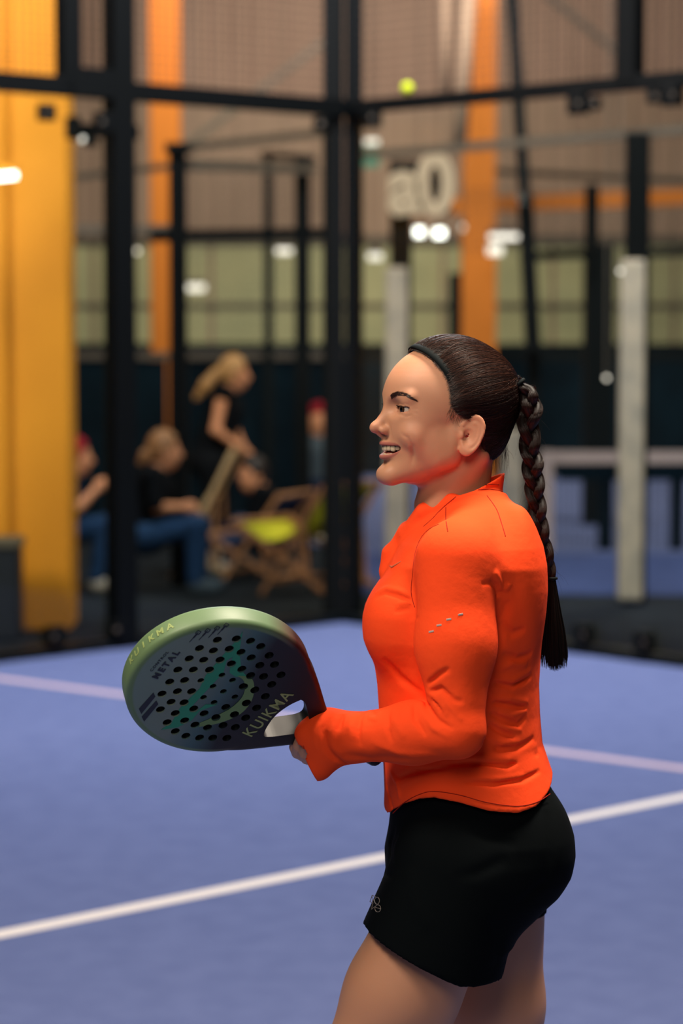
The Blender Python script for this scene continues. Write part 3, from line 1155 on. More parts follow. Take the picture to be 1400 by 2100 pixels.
def shirt_base(p):
    d = torso(p)
    # shoulders
    d = smin(d, cap(p, P3(988, 1068, 3.775), S_L + (0.006, 0.0, 0.006), 0.038, 0.053), 0.04)
    d = smin(d, cap(p, P3(988, 1068, 3.845), S_R, 0.038, 0.053), 0.04)
    # bust
    d = smin(d, ell(p, P3(812, 1278, 3.745), (0.045, 0.058, 0.060)), 0.035)
    d = smin(d, ell(p, P3(812, 1278, 3.875), (0.045, 0.058, 0.060)), 0.035)
    # shoulder blade
    d = smin(d, ell(p, P3(1062, 1170, 3.73), (0.03, 0.055, 0.09)), 0.05)
    # right sleeve (far side)
    ar = chain(p, [S_R, E_R, Wr_R], [0.057, 0.044, 0.034], 0.02)
    d = smin(d, ar, 0.02)
    # left sleeve (near side)
    mid = (S_L + E_L) / 2
    al = cap(p, S_L, mid + (-0.004, 0, 0), 0.0585, 0.0530)
    al = smin(al, cap(p, mid + (-0.004, 0, 0), E_L + (-0.005, 0, 0.0), 0.0520, 0.0370), 0.03)
    fm = (E_L + Wr_L) / 2
    fo = cap(p, E_L + (-0.004, 0, 0.0), fm + (0.01, 0, 0.002), 0.0400, 0.0425)
    fo = smin(fo, cap(p, fm + (0.01, 0, 0.002), Wr_L, 0.0425, 0.0345), 0.02)
    al = smin(al, fo, 0.010)
    d = smin(d, al, 0.009)
    # cuff drawn over the hand
    cu = cap(p, Wr_L + (0.0, 0, 0.0), P3(668, 1512, 3.70), 0.0345, 0.036)
    cu = smin(cu, cap(p, P3(690, 1512, 3.70), P3(650, 1566, 3.70), 0.030, 0.0255), 0.022)
    cu = smin(cu, cap(p, P3(668, 1500, 3.70), P3(636, 1510, 3.70), 0.030, 0.022), 0.02)
    d = smin(d, cu, 0.012)
    return d


def plane(p, a, b, c=None, keep=1):
    """signed side of the pixel line a->b extruded along the sight direction at D0 (x,z plane)"""
    A, B = P3(*a, 3.72), P3(*b, 3.72)
    dx, dz = B[0] - A[0], B[2] - A[2]
    L = math.hypot(dx, dz)
    return keep * ((p[:, 0] - A[0]) * dz - (p[:, 2] - A[2]) * dx) / L


# hem curve: lowest z of the shirt for each x
HEM = [(700, 1600), (780, 1690), (797, 1691), (812, 1672), (830, 1655), (860, 1639), (890, 1633), (940, 1640), (1000, 1656), (1060, 1663), (1100, 1655),
       (1130, 1635), (1150, 1608), (1200, 1600)]
_hx = np.array([P3(a, b, 3.68)[0] for a, b in HEM])
_hz = np.array([P3(a, b, 3.68)[2] for a, b in HEM])

# collar stand: tilted tube round the neck
CT0, CT1 = P3(1027, 973, D0), P3(868, 1050, D0)
cdir = (CT1 - CT0) / np.linalg.norm(CT1 - CT0)
cax = np.array([-cdir[2], 0, cdir[0]])
if cax[2] < 0:
    cax = -cax
ccen = (CT0 + CT1) / 2
cRx = abs(CT1 - CT0)[0] / 2 + 0.002


def collar(p):
    r = p - f32(ccen)
    a = r @ f32(cdir)
    h = r @ f32(cax)
    y = r[:, 1]
    hw = 0.058
    grow = 1 + np.clip(-h - 0.022, 0, 0.1) * 2.0
    k = np.sqrt(((r[:, 0] - 0.12 * r[:, 2]) / (cRx * grow)) ** 2 + (y / (hw * grow)) ** 2)
    rad = (k - 1) * hw
    d = np.maximum(rad, np.maximum(h, -0.05 - h))
    hole = (k - 1) * hw + 0.0045
    return d, hole, h


def displace(fn, p, feats):
    d = fn(p)
    for pts, wd, amp, (lo, hi) in feats:
        m = np.all((p > lo) & (p < hi), axis=1)
        if m.any():
            q, u = polyparam(p[m], pts)
            d[m] = d[m] + amp * np.exp(-(q / wd) ** 2) * (np.sin(np.clip(u, 0, 1) * math.pi) ** 0.6 if abs(amp) > 0.0019 else 1.0)
    return d


def feat(fn, pix, wd, amp, Y0=3.5, Y1=3.95):
    pts = [march(fn, x, y, Y0, Y1) for x, y in pix]
    A = np.array(pts)
    return (pts, wd, amp, (f32(A.min(0) - wd * 3), f32(A.max(0) + wd * 3)))


def shirt_full0(p):
    d = shirt_base(p)
    c, hole, h = collar(p)
    d = smin(d, c, 0.006)
    d = np.where(h > -0.045, np.maximum(d, -np.maximum(hole, -0.045 - h)), d)
    # placket standing away from the chest, below the collar
    pl = cap(p, P3(840, 1092, D0 + .004), P3(802, 1135, D0), 0.018, 0.010)
    pl = smin(pl, cap(p, P3(800, 1135, D0), P3(796, 1170, D0), 0.012, 0.014), 0.01)
    pl = smin(pl, cap(p, P3(872, 1052, D0 - .03), P3(836, 1096, D0 - .012), 0.016, 0.013), 0.012)
    d = smin(d, pl, 0.010)
    cb = cap(p, P3(925, 1024, 3.762), P3(872, 1058, 3.785), 0.009, 0.010)
    cb = smin(cb, cap(p, P3(872, 1058, 3.785), P3(838, 1094, D0), 0.010, 0.011), 0.008)
    d = smin(d, cb, 0.010)
    hz = np.interp(p[:, 0], _hx, _hz).astype(np.float32)
    m = p[:, 2] < hz + 0.05
    onbody = p[:, 0] > P3(775, 1600, D0)[0]
    d = np.where(onbody, smax(d, hz - p[:, 2], 0.003), d)
    # cuff ends on a slanting line
    lim = plane(p, (601, 1497), (655, 1604))
    near = p[:, 0] < P3(720, 1500, 3.7)[0]
    d = np.where(near, np.maximum(d, lim), d)
    # hollow of the cuff mouth
    hol = cap(p, P3(590, 1530, 3.70), P3(655, 1528, 3.70), 0.034, 0.018)
    hol = np.maximum(hol, cap(p, P3(668, 1512, 3.70), P3(625, 1550, 3.70), 0.027, 0.020) - 0.004)
    d = np.where(near, np.maximum(d, -(hol)), d)
    return d


FO = []
_F = lambda pix, wd, amp: FO.append(feat(shirt_full0, pix, wd * 0.85, amp * (1.75 if min(x_ for x_, y_ in pix) > 850 and max(y_ for x_, y_ in pix) > 1350 else 1.35)))
mm_ = 0.001
# seams (fine grooves)
SEAMS = [[(914, 1040), (914, 1065), (918, 1090)], [(998, 1016), (1018, 1045), (1030, 1080), (1036, 1100)],
         [(900, 1075), (880, 1085), (862, 1105), (851, 1135), (846, 1175), (843, 1215), (850, 1245)]]
SEAMS += [[(1023, 994), (998, 994), (968, 1002), (942, 1014), (916, 1034), (899, 1050), (886, 1064), (868, 1080)], [(955, 1008), (1000, 1003), (1030, 1008)],
          [(805, 1668), (830, 1645), (860, 1629), (890, 1623), (940, 1630), (1000, 1646), (1060, 1653), (1100, 1645), (1128, 1628)]]
# armpit and back of the shoulder
_F([(1004, 1190), (1018, 1204), (1020, 1226)], 4 * mm_, 4.5 * mm_)
_F([(985, 1199), (1000, 1195), (1010, 1200)], 3 * mm_, 2.0 * mm_)
_F([(1012, 1172), (1022, 1192), (1026, 1210)], 5 * mm_, -5 * mm_)
_F([(1032, 1212), (1040, 1204), (1045, 1195)], 4 * mm_, -3.5 * mm_)
# bust folds
_F([(770, 1228), (790, 1216), (815, 1222), (846, 1234)], 3.4 * mm_, 3.0 * mm_)
_F([(768, 1220), (792, 1206), (818, 1212), (845, 1222)], 4.0 * mm_, -2.5 * mm_)
_F([(808, 1255), (832, 1250), (855, 1250)], 3 * mm_, 2.2 * mm_)
_F([(810, 1240), (835, 1236), (855, 1238)], 3 * mm_, -1.6 * mm_)
_F([(835, 1270), (860, 1267)], 3 * mm_, 1.8 * mm_)
_F([(785, 1350), (820, 1390), (870, 1425)], 8 * mm_, 2.6 * mm_)
# elbow crook folds
_F([(876, 1405), (900, 1385), (922, 1370)], 4 * mm_, 3.6 * mm_)
_F([(880, 1420), (905, 1412), (930, 1436), (950, 1440)], 4 * mm_, 3.8 * mm_)
_F([(872, 1415), (890, 1428), (910, 1450), (918, 1470)], 3.6 * mm_, -3.6 * mm_)
_F([(868, 1430), (878, 1450), (898, 1478), (930, 1495)], 4 * mm_, 3.6 * mm_)
_F([(862, 1440), (868, 1465), (890, 1495), (925, 1512)], 4 * mm_, -3.0 * mm_)
_F([(850, 1445), (852, 1475), (875, 1510)], 4.5 * mm_, 3.0 * mm_)
_F([(884, 1434), (897, 1445), (905, 1460)], 2.5 * mm_, 2.6 * mm_)
_F([(895, 1425), (925, 1452), (948, 1480)], 3.4 * mm_, -2.6 * mm_)
_F([(820, 1450), (812, 1480), (830, 1515)], 6 * mm_, -2.6 * mm_)
_F([(800, 1455), (795, 1490), (805, 1525)], 5 * mm_, 2.6 * mm_)
# forearm and wrist folds
_F([(757, 1456), (760, 1474), (772, 1476), (778, 1462)], 3 * mm_, -3.0 * mm_)
_F([(767, 1458), (768, 1468)], 3 * mm_, 3.2 * mm_)
_F([(745, 1462), (735, 1490), (738, 1530)], 5 * mm_, 2.8 * mm_)
_F([(728, 1462), (718, 1490), (720, 1520)], 5 * mm_, -2.6 * mm_)
_F([(705, 1466), (697, 1490), (690, 1500)], 4 * mm_, 2.8 * mm_)
_F([(678, 1470), (664, 1495), (668, 1530), (690, 1560)], 5 * mm_, 3.2 * mm_)
_F([(690, 1470), (680, 1500), (686, 1535), (705, 1550)], 5 * mm_, -2.8 * mm_)
_F([(676, 1545), (700, 1562), (722, 1572)], 4 * mm_, 4.0 * mm_)
_F([(655, 1480), (645, 1500), (650, 1540)], 6 * mm_, -1.5 * mm_)
_F([(700, 1548), (760, 1556), (840, 1552)], 8 * mm_, 2.6 * mm_)
_F([(760, 1520), (820, 1545), (900, 1548)], 7 * mm_, -2.2 * mm_)
# folds across the small of the back
for pts, wd, a in ([[(1010, 1400), (1050, 1408), (1090, 1385)], 5, 3.4], [[(1012, 1388), (1050, 1395), (1088, 1372)], 5, -2.6],
                   [[(1008, 1440), (1045, 1446), (1080, 1452)], 4.5, 4.2], [[(1006, 1428), (1045, 1432), (1082, 1440)], 5, -3.2],
                   [[(1004, 1462), (1035, 1476), (1062, 1486), (1078, 1470)], 4.5, 4.2], [[(1020, 1462), (1050, 1466), (1080, 1456)], 4.0, -3.2],
                   [[(1000, 1484), (1025, 1500), (1055, 1512)], 4.5, 3.8], [[(1012, 1482), (1040, 1494), (1070, 1498)], 4, -3.0],
                   [[(990, 1518), (1020, 1535), (1060, 1535), (1095, 1512)], 5, 3.4], [[(1000, 1510), (1030, 1524), (1065, 1520)], 4.5, -3.0],
                   [[(930, 1560), (980, 1552), (1040, 1556), (1100, 1528)], 5, -3.2], [[(900, 1570), (960, 1564), (1040, 1572), (1105, 1545)], 5, 3.0],
                   [[(950, 1604), (1010, 1608), (1070, 1600), (1108, 1580)], 4.5, 3.4], [[(960, 1596), (1020, 1598), (1075, 1590)], 4.5, -2.8],
                   [[(810, 1600), (850, 1582), (920, 1575)], 5, 3.0], [[(820, 1612), (860, 1596), (940, 1590)], 5, -2.6],
                   [[(800, 1580), (815, 1605), (820, 1640)], 5, -3.0], [[(790, 1600), (800, 1640), (805, 1670)], 4, 3.0],
                   [[(1030, 1340), (1060, 1352), (1090, 1340)], 7, 3.0], [[(1020, 1372), (1050, 1360), (1080, 1362)], 6, -2.4],
                   [[(1025, 1280), (1050, 1300), (1075, 1290)], 8, 3.4], [[(1040, 1230), (1030, 1270), (1024, 1330)], 9, 3.0]):
    _F(pts, wd * 0.85 * mm_, a * 1.05 * mm_)

def shirt(p):
    return displace(shirt_full0, p, FO)


# ---------------------------------------------------------------- shorts and legs
HIP_L = P3(955, 1790, 3.73)
KN_L = P3(690, 2290, 3.72)
AN_L = P3(720, 3010, 3.74)
HIP_R = P3(1005, 1790, 3.90)
KN_R = P3(1012, 2330, 3.90)
AN_R = P3(1100, 3000, 3.92)
SSEC = [(1600, 804, 1122, .142), (1650, 802, 1146, .153), (1700, 796, 1166, .166), (1740, 788, 1172, .170), (1780, 790, 1166, .170), (1820, 815, 1142, .165),
        (1860, 850, 1105, .155), (1900, 890, 1060, .14)]
_tz = np.array([P3(700, s[0], D0)[2] for s in SSEC])[::-1]
_tf = np.array([P3(s[1], s[0], D0)[0] for s in SSEC])[::-1]
_tb = np.array([P3(s[2], s[0], D0)[0] for s in SSEC])[::-1]
_tw = np.array([s[3] for s in SSEC])[::-1]


def pelvis(p, inset=0.0):
    z = p[:, 2]
    f_ = np.interp(z, _tz, _tf).astype(np.float32)
    b_ = np.interp(z, _tz, _tb).astype(np.float32)
    w_ = np.interp(z, _tz, _tw).astype(np.float32) - inset
    cx, rx = (f_ + b_) / 2, (b_ - f_) / 2 - inset
    k = (np.abs((p[:, 0] - cx) / rx) ** 2.3 + np.abs((p[:, 1] - D0) / w_) ** 2.3) ** (1 / 2.3)
    d = (k - 1) * np.minimum(rx, w_) * 0.95
    return np.maximum(d, np.maximum(z - _tz[-1], _tz[0] - z))


def shorts0(p):
    d = pelvis(p)
    d = smin(d, ell(p, P3(1108, 1735, 3.75), (0.043, 0.075, 0.072)), 0.03)     # buttock near
    d = smin(d, ell(p, P3(1098, 1740, 3.88), (0.043, 0.07, 0.075)), 0.03)
    # near leg of the shorts
    a, b = P3(940, 1790, 3.722), P3(882, 1960, 3.718)
    lg = cap(p, a, b, 0.098, 0.110)
    cutl = plane(p, (733, 1887), (940, 1990))
    cutr = plane(p, (930, 1988), (1040, 1999))
    edge = plane(p, (1038, 2000), (1112, 1850))
    q = np.maximum(lg, np.maximum(cutl, cutr))
    q = np.maximum(q, edge)
    d = smin(d, q, 0.02)
    # far leg
    a, b = P3(1000, 1790, 3.90), P3(1000, 1935, 3.90)
    lg2 = np.maximum(cap(p, a, b, 0.088, 0.092), P3(0, 1870, 3.9)[2] - p[:, 2])
    d = smin(d, lg2, 0.015)
    d = np.maximum(d, np.where(p[:, 1] < D0 - 0.0, plane(p, (733, 1887), (940, 1990)), -1))
    return d


# fabric thickness and hollow hem
def shorts1(p):
    d = shorts0(p)
    ins = cap(p, P3(925, 1830, 3.722), P3(840, 2030, 3.718), 0.086, 0.093)
    low = p[:, 2] < P3(0, 1840, 3.72)[2]
    d = np.where(low, np.maximum(d, -ins), d)
    return d


SF = []
for pts, wd, a in ([[(812, 1700), (800, 1725), (798, 1770)], 6, 4], [[(826, 1700), (812, 1740), (815, 1780)], 6, -3],
                   [[(768, 1790), (785, 1788), (810, 1800)], 5, 4], [[(830, 1690), (880, 1678), (940, 1665)], 5, 3],
                   [[(960, 1700), (1000, 1720), (1060, 1730)], 8, 3], [[(1120, 1660), (1130, 1720), (1120, 1800)], 9, 4],
                   [[(930, 1800), (980, 1790), (1040, 1760)], 9, 3], [[(1060, 1860), (1090, 1830), (1130, 1800)], 6, 4],
                   [[(738, 1876), (850, 1933), (938, 1978), (1032, 1988)], 1.5, 1.0], [[(1000, 1880), (1020, 1930), (1020, 1980)], 8, 3],
                   [[(840, 1780), (850, 1850), (880, 1910)], 9, -3]):
    SF.append(feat(shorts1, pts, wd * mm_, a * mm_))


def shorts(p):
    return displace(shorts1, p, SF)


def legs(p):
    d = None
    for hip, kn, an, s_, r0 in ((HIP_L, KN_L, AN_L, -1, 0.090), (HIP_R, KN_R, AN_R, 1, 0.086)):
        mid = hip + (kn - hip) * 0.5
        e = cap(p, hip + (0, 0, 0.02), mid, r0, r0 * 0.88)
        e = smin(e, cap(p, mid, kn, r0 * 0.88, 0.056), 0.03)
        calf = kn + (an - kn) * 0.33 + (0.018, 0, 0)
        e = smin(e, cap(p, kn, calf, 0.052, 0.055), 0.03)
        e = smin(e, cap(p, calf, an, 0.055, 0.034), 0.03)
        e = smin(e, cap(p, an, an + (-0.14, 0.0, -0.03), 0.036, 0.026), 0.03)
        d = e if d is None else smin(d, e, 0.012)
    return d


# ---------------------------------------------------------------- hands
RC = W(453, 1415, 3.60)                            # racket: centre of the front face
ru = np.array([.71, .566, -.42])
ru /= np.linalg.norm(ru)                           # towards the grip
rn = np.array([.25, -.76, -.60])
rn -= ru * np.dot(rn, ru)
rn /= np.linalg.norm(rn)                           # front face normal
rv = np.cross(rn, ru)                              # across the face
if rv[2] < 0:
    rv = -rv
RT = 0.038


def grip(s_):
    """point on the handle axis, s metres from the head centre"""
    return RC + ru * s_ - rn * RT / 2


def finger_chain(base, wraps, rad, r0):
    """finger from a knuckle wrapping round the handle: wraps = list of (angle deg, s)"""
    pts = []
    for an, s_, rr in wraps:
        a = math.radians(an)
        pts.append(grip(s_) + (rn * math.cos(a) + rv * math.sin(a)) * rr)
    rs = list(np.linspace(r0, r0 * 0.72, len(pts)))
    return pts, rs


FING = []
# right hand, gripping the lower handle, palm from the far side and below
PALM_R = grip(0.246) + (-rn - rv) * 0.7071 * 0.032
for i, s_ in enumerate((0.212, 0.231, 0.250, 0.268)):
    R_ = 0.0275
    FING.append(finger_chain(None, [(238, s_, .036), (270, s_, .032), (305, s_ - .002, R_), (345, s_ - .003, R_), (25, s_ - .004, R_ - .001)], R_, 0.0095 if i < 3 else 0.008))
FING.append(finger_chain(None, [(210, .240, .036), (190, .226, .031), (172, .214, .029), (156, .204, .027)], 0, 0.0115))
# left hand over the throat, under the cuff: palm on the near side
PALM_L = P3(672, 1512, 3.70)
kn = [P3(640, 1492, 3.705), P3(640, 1507, 3.70), P3(644, 1522, 3.70), P3(652, 1537, 3.702)]
tips = [[P3(622, 1497, 3.70), P3(611, 1512, 3.712), P3(604, 1532, 3.722), P3(608, 1546, 3.735)],
        [P3(622, 1512, 3.695), P3(612, 1530, 3.705), P3(612, 1544, 3.72), P3(620, 1552, 3.735)],
        [P3(630, 1530, 3.69), P3(624, 1545, 3.70), P3(628, 1556, 3.715), P3(636, 1560, 3.73)],
        [P3(642, 1545, 3.69), P3(640, 1558, 3.70), P3(645, 1564, 3.712), P3(652, 1566, 3.722)]]
for k, t in zip(kn, tips):
    FING.append(([PALM_L] + [k] + t, [0.014, 0.0100, 0.0092, 0.0088, 0.0083, 0.0072]))
FING.append(([PALM_L + (0.012, 0, 0.01), P3(676, 1488, 3.708), P3(664, 1480, 3.722), P3(648, 1486, 3.735)], [0.014, 0.0105, 0.0098, 0.0082]))


def hands(p):
    d = ell(p, PALM_L, (0.030, 0.020, 0.034))
    d = smin(d, cap(p, PALM_L, Wr_L, 0.022, 0.025), 0.015)
    d = smin(d, ell(p, PALM_R, (0.034, 0.024, 0.034)), 0.01)
    d = smin(d, cap(p, PALM_R, Wr_R, 0.022, 0.025), 0.015)
    fg = None
    for pts, rs in FING:
        e = chain(p, pts, rs)
        fg = e if fg is None else smin(fg, e, 0.0015)
    return smin(d, fg, 0.004)


def body(p):
    d = np.full(len(p), 9.0, np.float32)
    z = p[:, 2]
    m = z > 1.42
    if m.any():
        q = to_local(p[m])
        d[m] = head_sdf(q) / 1000
    m = (z < 1.62) & (z > 0.85)
    if m.any():
        pm = p[m]
        e = torso(pm, 0.024)
        e = smin(e, cap(pm, P3(985, 1105, 3.775), S_L, 0.020, 0.038), 0.02)
        e = smin(e, cap(pm, P3(985, 1105, 3.85), S_R, 0.020, 0.036), 0.02)
        e = smin(e, chain(pm, [S_R, E_R, Wr_R], [0.044, 0.034, 0.025], 0.01), 0.015)
        e = smin(e, chain(pm, [S_L, E_L, Wr_L], [0.042, 0.030, 0.026], 0.008), 0.010)
        e = np.where(pm[:, 0] < P3(800, 1500, D0)[0], smin(e, hands(pm), 0.008), e)
        d[m] = smin(d[m], e, 0.012)
    m = z < 1.15
    if m.any():
        pm = p[m]
        e = smin(pelvis(pm, 0.024), legs(pm), 0.02)
        d[m] = smin(d[m], e, 0.01)
    return d


woman = tag(empty('person', (float(HIP_R[0]), D0, 0.0)),
            'smiling woman in orange long-sleeved top and black shorts holding a padel racket', 'person')
bx = graded(-0.10, 0.44, [(P3(752, 0, 3.8)[0] - .004, P3(1010, 0, 3.8)[0], 0.0016), (P3(590, 0, 3.7)[0], P3(720, 0, 3.7)[0], 0.0022)], 0.005)
by = graded(3.58, 4.04, [(3.71, 3.90, 0.0018)], 0.005)
bz = graded(-0.01, 1.80, [(P3(0, 1570, 3.7)[2], P3(0, 1455, 3.7)[2], 0.0024), (P3(0, 1030, 3.8)[2], P3(0, 770, 3.8)[2], 0.0016)], 0.0065)
BV, BF = surface(body, bx, by, bz)
me = mesh_np('body', BV, BF)


def smooth01(x, a, b):
    t = np.clip((x - a) / (b - a), 0, 1)
    return t * t * (3 - 2 * t)


# own colours of the skin: lips, mouth lining, lashes line, flush of the cheek and ear
Q = to_local(f32(BV)).astype(float)
QM = mirror(Q)
C = np.tile(np.array([0.53, 0.255, 0.148]), (len(BV), 1))


def paint(mask, col):
    global C
    mask = mask[:, None]
    C = C * (1 - mask) + np.array(col) * mask


hz_ = BV[:, 2] > 1.45
ck = np.exp(-(((QM - np.array([62, 50, 0])) / np.array([28, 22, 22])) ** 2).sum(1)) * hz_
paint(ck * 0.35, (0.56, 0.19, 0.12))
er = smooth01(-ear(f32(QM)), -6, 0) * hz_
paint(er * 0.22, (0.66, 0.20, 0.11))
tipn = np.exp(-(((Q - np.array([118, 0, 8])) / np.array([14, 14, 12])) ** 2).sum(1)) * hz_
paint(tipn * 0.25, (0.56, 0.19, 0.12))
l_ = Q[:, 1]
cc_ = Q[:, 2] - MC0 - 3.2 * (l_ / 30) ** 2 + 0.6
wl_ = np.clip(1 - (l_ / 34.0) ** 2, 0, 1)
am_ = mouth_arc(l_)
up_ = 6.6 * wl_ ** 0.4
dn_ = 8.2 * wl_ ** 0.45
lip = (smooth01(up_ + 5.6 * wl_ ** .5 - cc_, -0.8, 0.8) * smooth01(cc_ + dn_ + 6.4 * wl_ ** .5, -0.8, 0.8)
       * (np.abs(l_) < 34) * smooth01(Q[:, 0] - am_, -14, -9)) * hz_
paint(lip * 0.85, (0.36, 0.105, 0.085))
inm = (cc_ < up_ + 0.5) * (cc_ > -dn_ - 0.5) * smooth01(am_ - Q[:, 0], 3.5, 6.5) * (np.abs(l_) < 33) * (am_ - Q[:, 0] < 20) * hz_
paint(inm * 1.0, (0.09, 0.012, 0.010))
# nostril recess painted dark, its shade put into the skin colour
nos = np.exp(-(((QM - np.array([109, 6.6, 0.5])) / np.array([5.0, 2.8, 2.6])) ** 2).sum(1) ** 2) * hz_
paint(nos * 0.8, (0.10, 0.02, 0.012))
# lash lines
R_ = QM - EYE
rr_ = np.sqrt((R_ ** 2).sum(1))
ww_ = np.clip(1 - (((R_[:, 1] + 0.30 * (R_[:, 0] - 12)) - 0.5) / 14.5) ** 2, 0, 1)
upl = 4.4 * np.sqrt(ww_) - 0.2
lash = np.exp(-((R_[:, 2] - upl - 0.5) / 0.9) ** 2) * smooth01(R_[:, 0], 1, 4) * (rr_ < 18) * (ww_ > 0) * (R_[:, 0] > 0) * hz_
paint(lash * 0.9, (0.03, 0.012, 0.009))
lol = np.exp(-((R_[:, 2] + 4.0 * np.sqrt(ww_) + 0.4) / 0.7) ** 2) * smooth01(R_[:, 0], 1, 4) * (rr_ < 18) * (ww_ > 0) * hz_
paint(lol * 0.5, (0.16, 0.05, 0.035))
# scalp under the hair
_c0 = np.array([HL_[0] for HL_ in HLPTS])[::-1]
_a0 = np.array([HL_[1] for HL_ in HLPTS])[::-1]
sc = smooth01(np.interp(Q[:, 2], _c0, _a0) - Q[:, 0], 1, 7) * (Q[:, 2] > 38) * hz_
paint(sc * 0.9, (0.03, 0.014, 0.010))
set_col(me, 'tint', C)
body_o = link('body', me, M_skin, woman, True)

sdf_obj('sports_top', shirt, ((-0.09, 0.38), (3.52, 4.06), (P3(0, 1705, 3.7)[2], P3(0, 960, 3.8)[2])), 0.0025, M_top, woman,
        ([], [(3.72, 3.90, 0.0024)], [(P3(0, 1100, 3.8)[2], P3(0, 960, 3.8)[2], 0.0018)]))
sdf_obj('shorts', shorts, ((-0.02, 0.40), (3.58, 4.04), (P3(0, 2015, 3.7)[2], P3(0, 1590, 3.8)[2])), 0.0040, M_shorts, woman)

# shoes
for an in (AN_L, AN_R):
    def shoe(p, an=an):
        c = np.array([an[0], an[1], 0.0])
        d = cap(p, c + (0.03, 0, 0.05), c + (-0.03, 0, 0.055), 0.045, 0.045)
        d = smin(d, cap(p, c + (-0.05, 0, 0.04), c + (-0.155, 0, 0.028), 0.042, 0.034), 0.03)
        d = smin(d, cap(p, c + (0.0, 0, 0.06), c + (0.0, 0, 0.09), 0.044, 0.044), 0.02)
        return np.maximum(np.maximum(d, 0.016 - p[:, 2]), p[:, 2] - 0.105)
    so_ = sdf_obj('shoe', shoe, ((an[0] - .22, an[0] + .1), (an[1] - .08, an[1] + .08), (0.0, 0.12)), 0.006,
                  material('shoe_white', srgb(225, 225, 225), 0.6), woman)
    MB().box((an[0] - 0.055, an[1], 0.020), (0.135, 0, 0), (0, 0.042, 0), (0, 0, 0.008)).build('sole', M_black, so_, bevel=0.004)

# eyes
M_eye = material('eye_white', srgb(205, 190, 180), 0.25, 0.6, coat=1.0)
M_iris = material('iris_brown', (0.045, 0.022, 0.012, 1), 0.25, 0.6, coat=1.0)
M_pupil = material('pupil', (0.002, 0.002, 0.002, 1), 0.1, 0.8, coat=1.0)
gaze = np.array([0.985, -0.05, 0.02])
for sgn in (1, -1):
    e = EYE * (1, sgn, 1)
    bm = bmesh.new()
    bmesh.ops.create_uvsphere(bm, u_segments=40, v_segments=28, radius=0.0124)
    me = bpy.data.meshes.new('eye')
    bm.to_mesh(me)
    bm.free()
    eo = link('eye', me, M_eye, woman, True)
    gz = gaze * (1, 1, 1) + np.array([0, 0.36 if sgn > 0 else 0.1, 0])
    gw = HM @ gz
    gw /= np.linalg.norm(gw)
    xw = np.cross((0, 0, 1), gw)
    xw /= np.linalg.norm(xw)
    yw = np.cross(gw, xw)
    eo.matrix_basis = frame_matrix(to_world(e), xw, yw, gw)
    for nm, r_, hgt, mt in (('iris', 0.0062, 0.0109, M_iris), ('pupil', 0.0030, 0.01235, M_pupil)):
        b = MB()
        ring = []
        n = 32
        v = [(0, 0, 0.0129 if nm == 'iris' else 0.0131)]
        for rg in (0.5, 1.0):
            for j in range(n):
                a = 2 * math.pi * j / n
                rr = r_ * rg
                zz = math.sqrt(0.0127 ** 2 - rr ** 2) + (0.0001 if nm == 'pupil' else 0)
                v.append((rr * math.cos(a), rr * math.sin(a), zz))
        f = [(0, 1 + j, 1 + (j + 1) % n) for j in range(n)] + \
            [(1 + j, 1 + n + j, 1 + n + (j + 1) % n, 1 + (j + 1) % n) for j in range(n)]
        b.add(v, f)
        io = b.build(nm, mt, None, True)
        io.parent = eo

# teeth: arcs of single rounded teeth, upper and lower
M_teeth = material('teeth', srgb(205, 186, 156), 0.3, 0.5, coat=0.3)
for nm, cz, hh, wds in (('tooth', 2.6, 4.6, (4.3, 3.5, 3.9, 3.6, 3.5, 4.2)), ('tooth', -8.2, 2.4, (2.7, 2.9, 3.3, 3.5, 3.6, 4.0))):
    for sgn in (1, -1):
        l0 = 0.15
        for i, wd in enumerate(wds):
            # walk along the arch
            lc = l0 + wd
            # width shrinks where the arch turns backwards
            dl = wd / math.sqrt(1 + (2 * 26.0 * lc / 900) ** 2)
            lc = l0 + dl
            l0 = l0 + 2 * dl
            if lc > 29.5:
                break
            back = 2.4 if cz > 0 else 4.2
            a_ = mouth_arc(lc) - back - 2.2
            c_ = MC0 + cz + 3.2 * (lc / 30) ** 2 - 0.6 - 0.05 * i + (0.8 if i == 2 and cz > 0 else 0) * -1
            sl = -2 * 26.0 * lc / 900
            t_ = np.array([sl, 1, 0])
            t_ /= np.linalg.norm(t_)
            nrm = np.array([1, -sl, 0])
            nrm /= np.linalg.norm(nrm)
            bm = bmesh.new()
            bmesh.ops.create_cube(bm, size=2)
            bmesh.ops.subdivide_edges(bm, edges=bm.edges, cuts=2, use_grid_fill=True)
            for v in bm.verts:
                co = v.co
                L = max(abs(co.x), abs(co.y), abs(co.z))
                co4 = (abs(co.x) ** 4 + abs(co.y) ** 4 + abs(co.z) ** 4) ** 0.25
                k = L / co4
                v.co = co * k
                v.co.x *= 1 - 0.12 * v.co.z * (1 if cz > 0 else -1)
            me = bpy.data.meshes.new('tooth')
            bm.to_mesh(me)
            bm.free()
            o = link('tooth', me, M_teeth, woman, True)
            cw = to_world((a_, sgn * lc, c_))
            tw = HM @ (t_ * (1, sgn, 1))
            nw = HM @ (nrm * (1, sgn, 1))
            hh_ = hh * (1.1 if i == 2 else 1.0) * (0.95 if i == 1 else 1.0)
            o.matrix_basis = frame_matrix(cw, tw * wd * 0.96 / 1000, nw * 2.3 / 1000, (0, 0, hh_ / 1000))
# gums / tongue
def tongue(p):
    q = to_local(p)
    return ell(q, (84, 0, MC0 - 7), (16, 15, 5)) / 1000


sdf_obj('tongue', tongue, ((HO[0] - .12, HO[0] - .04), (D0 - .07, D0 + .04), (HO[2] - .05, HO[2] - .01)), 0.0015,
        material('tongue_red', (0.35, 0.06, 0.05, 1), 0.35), woman)

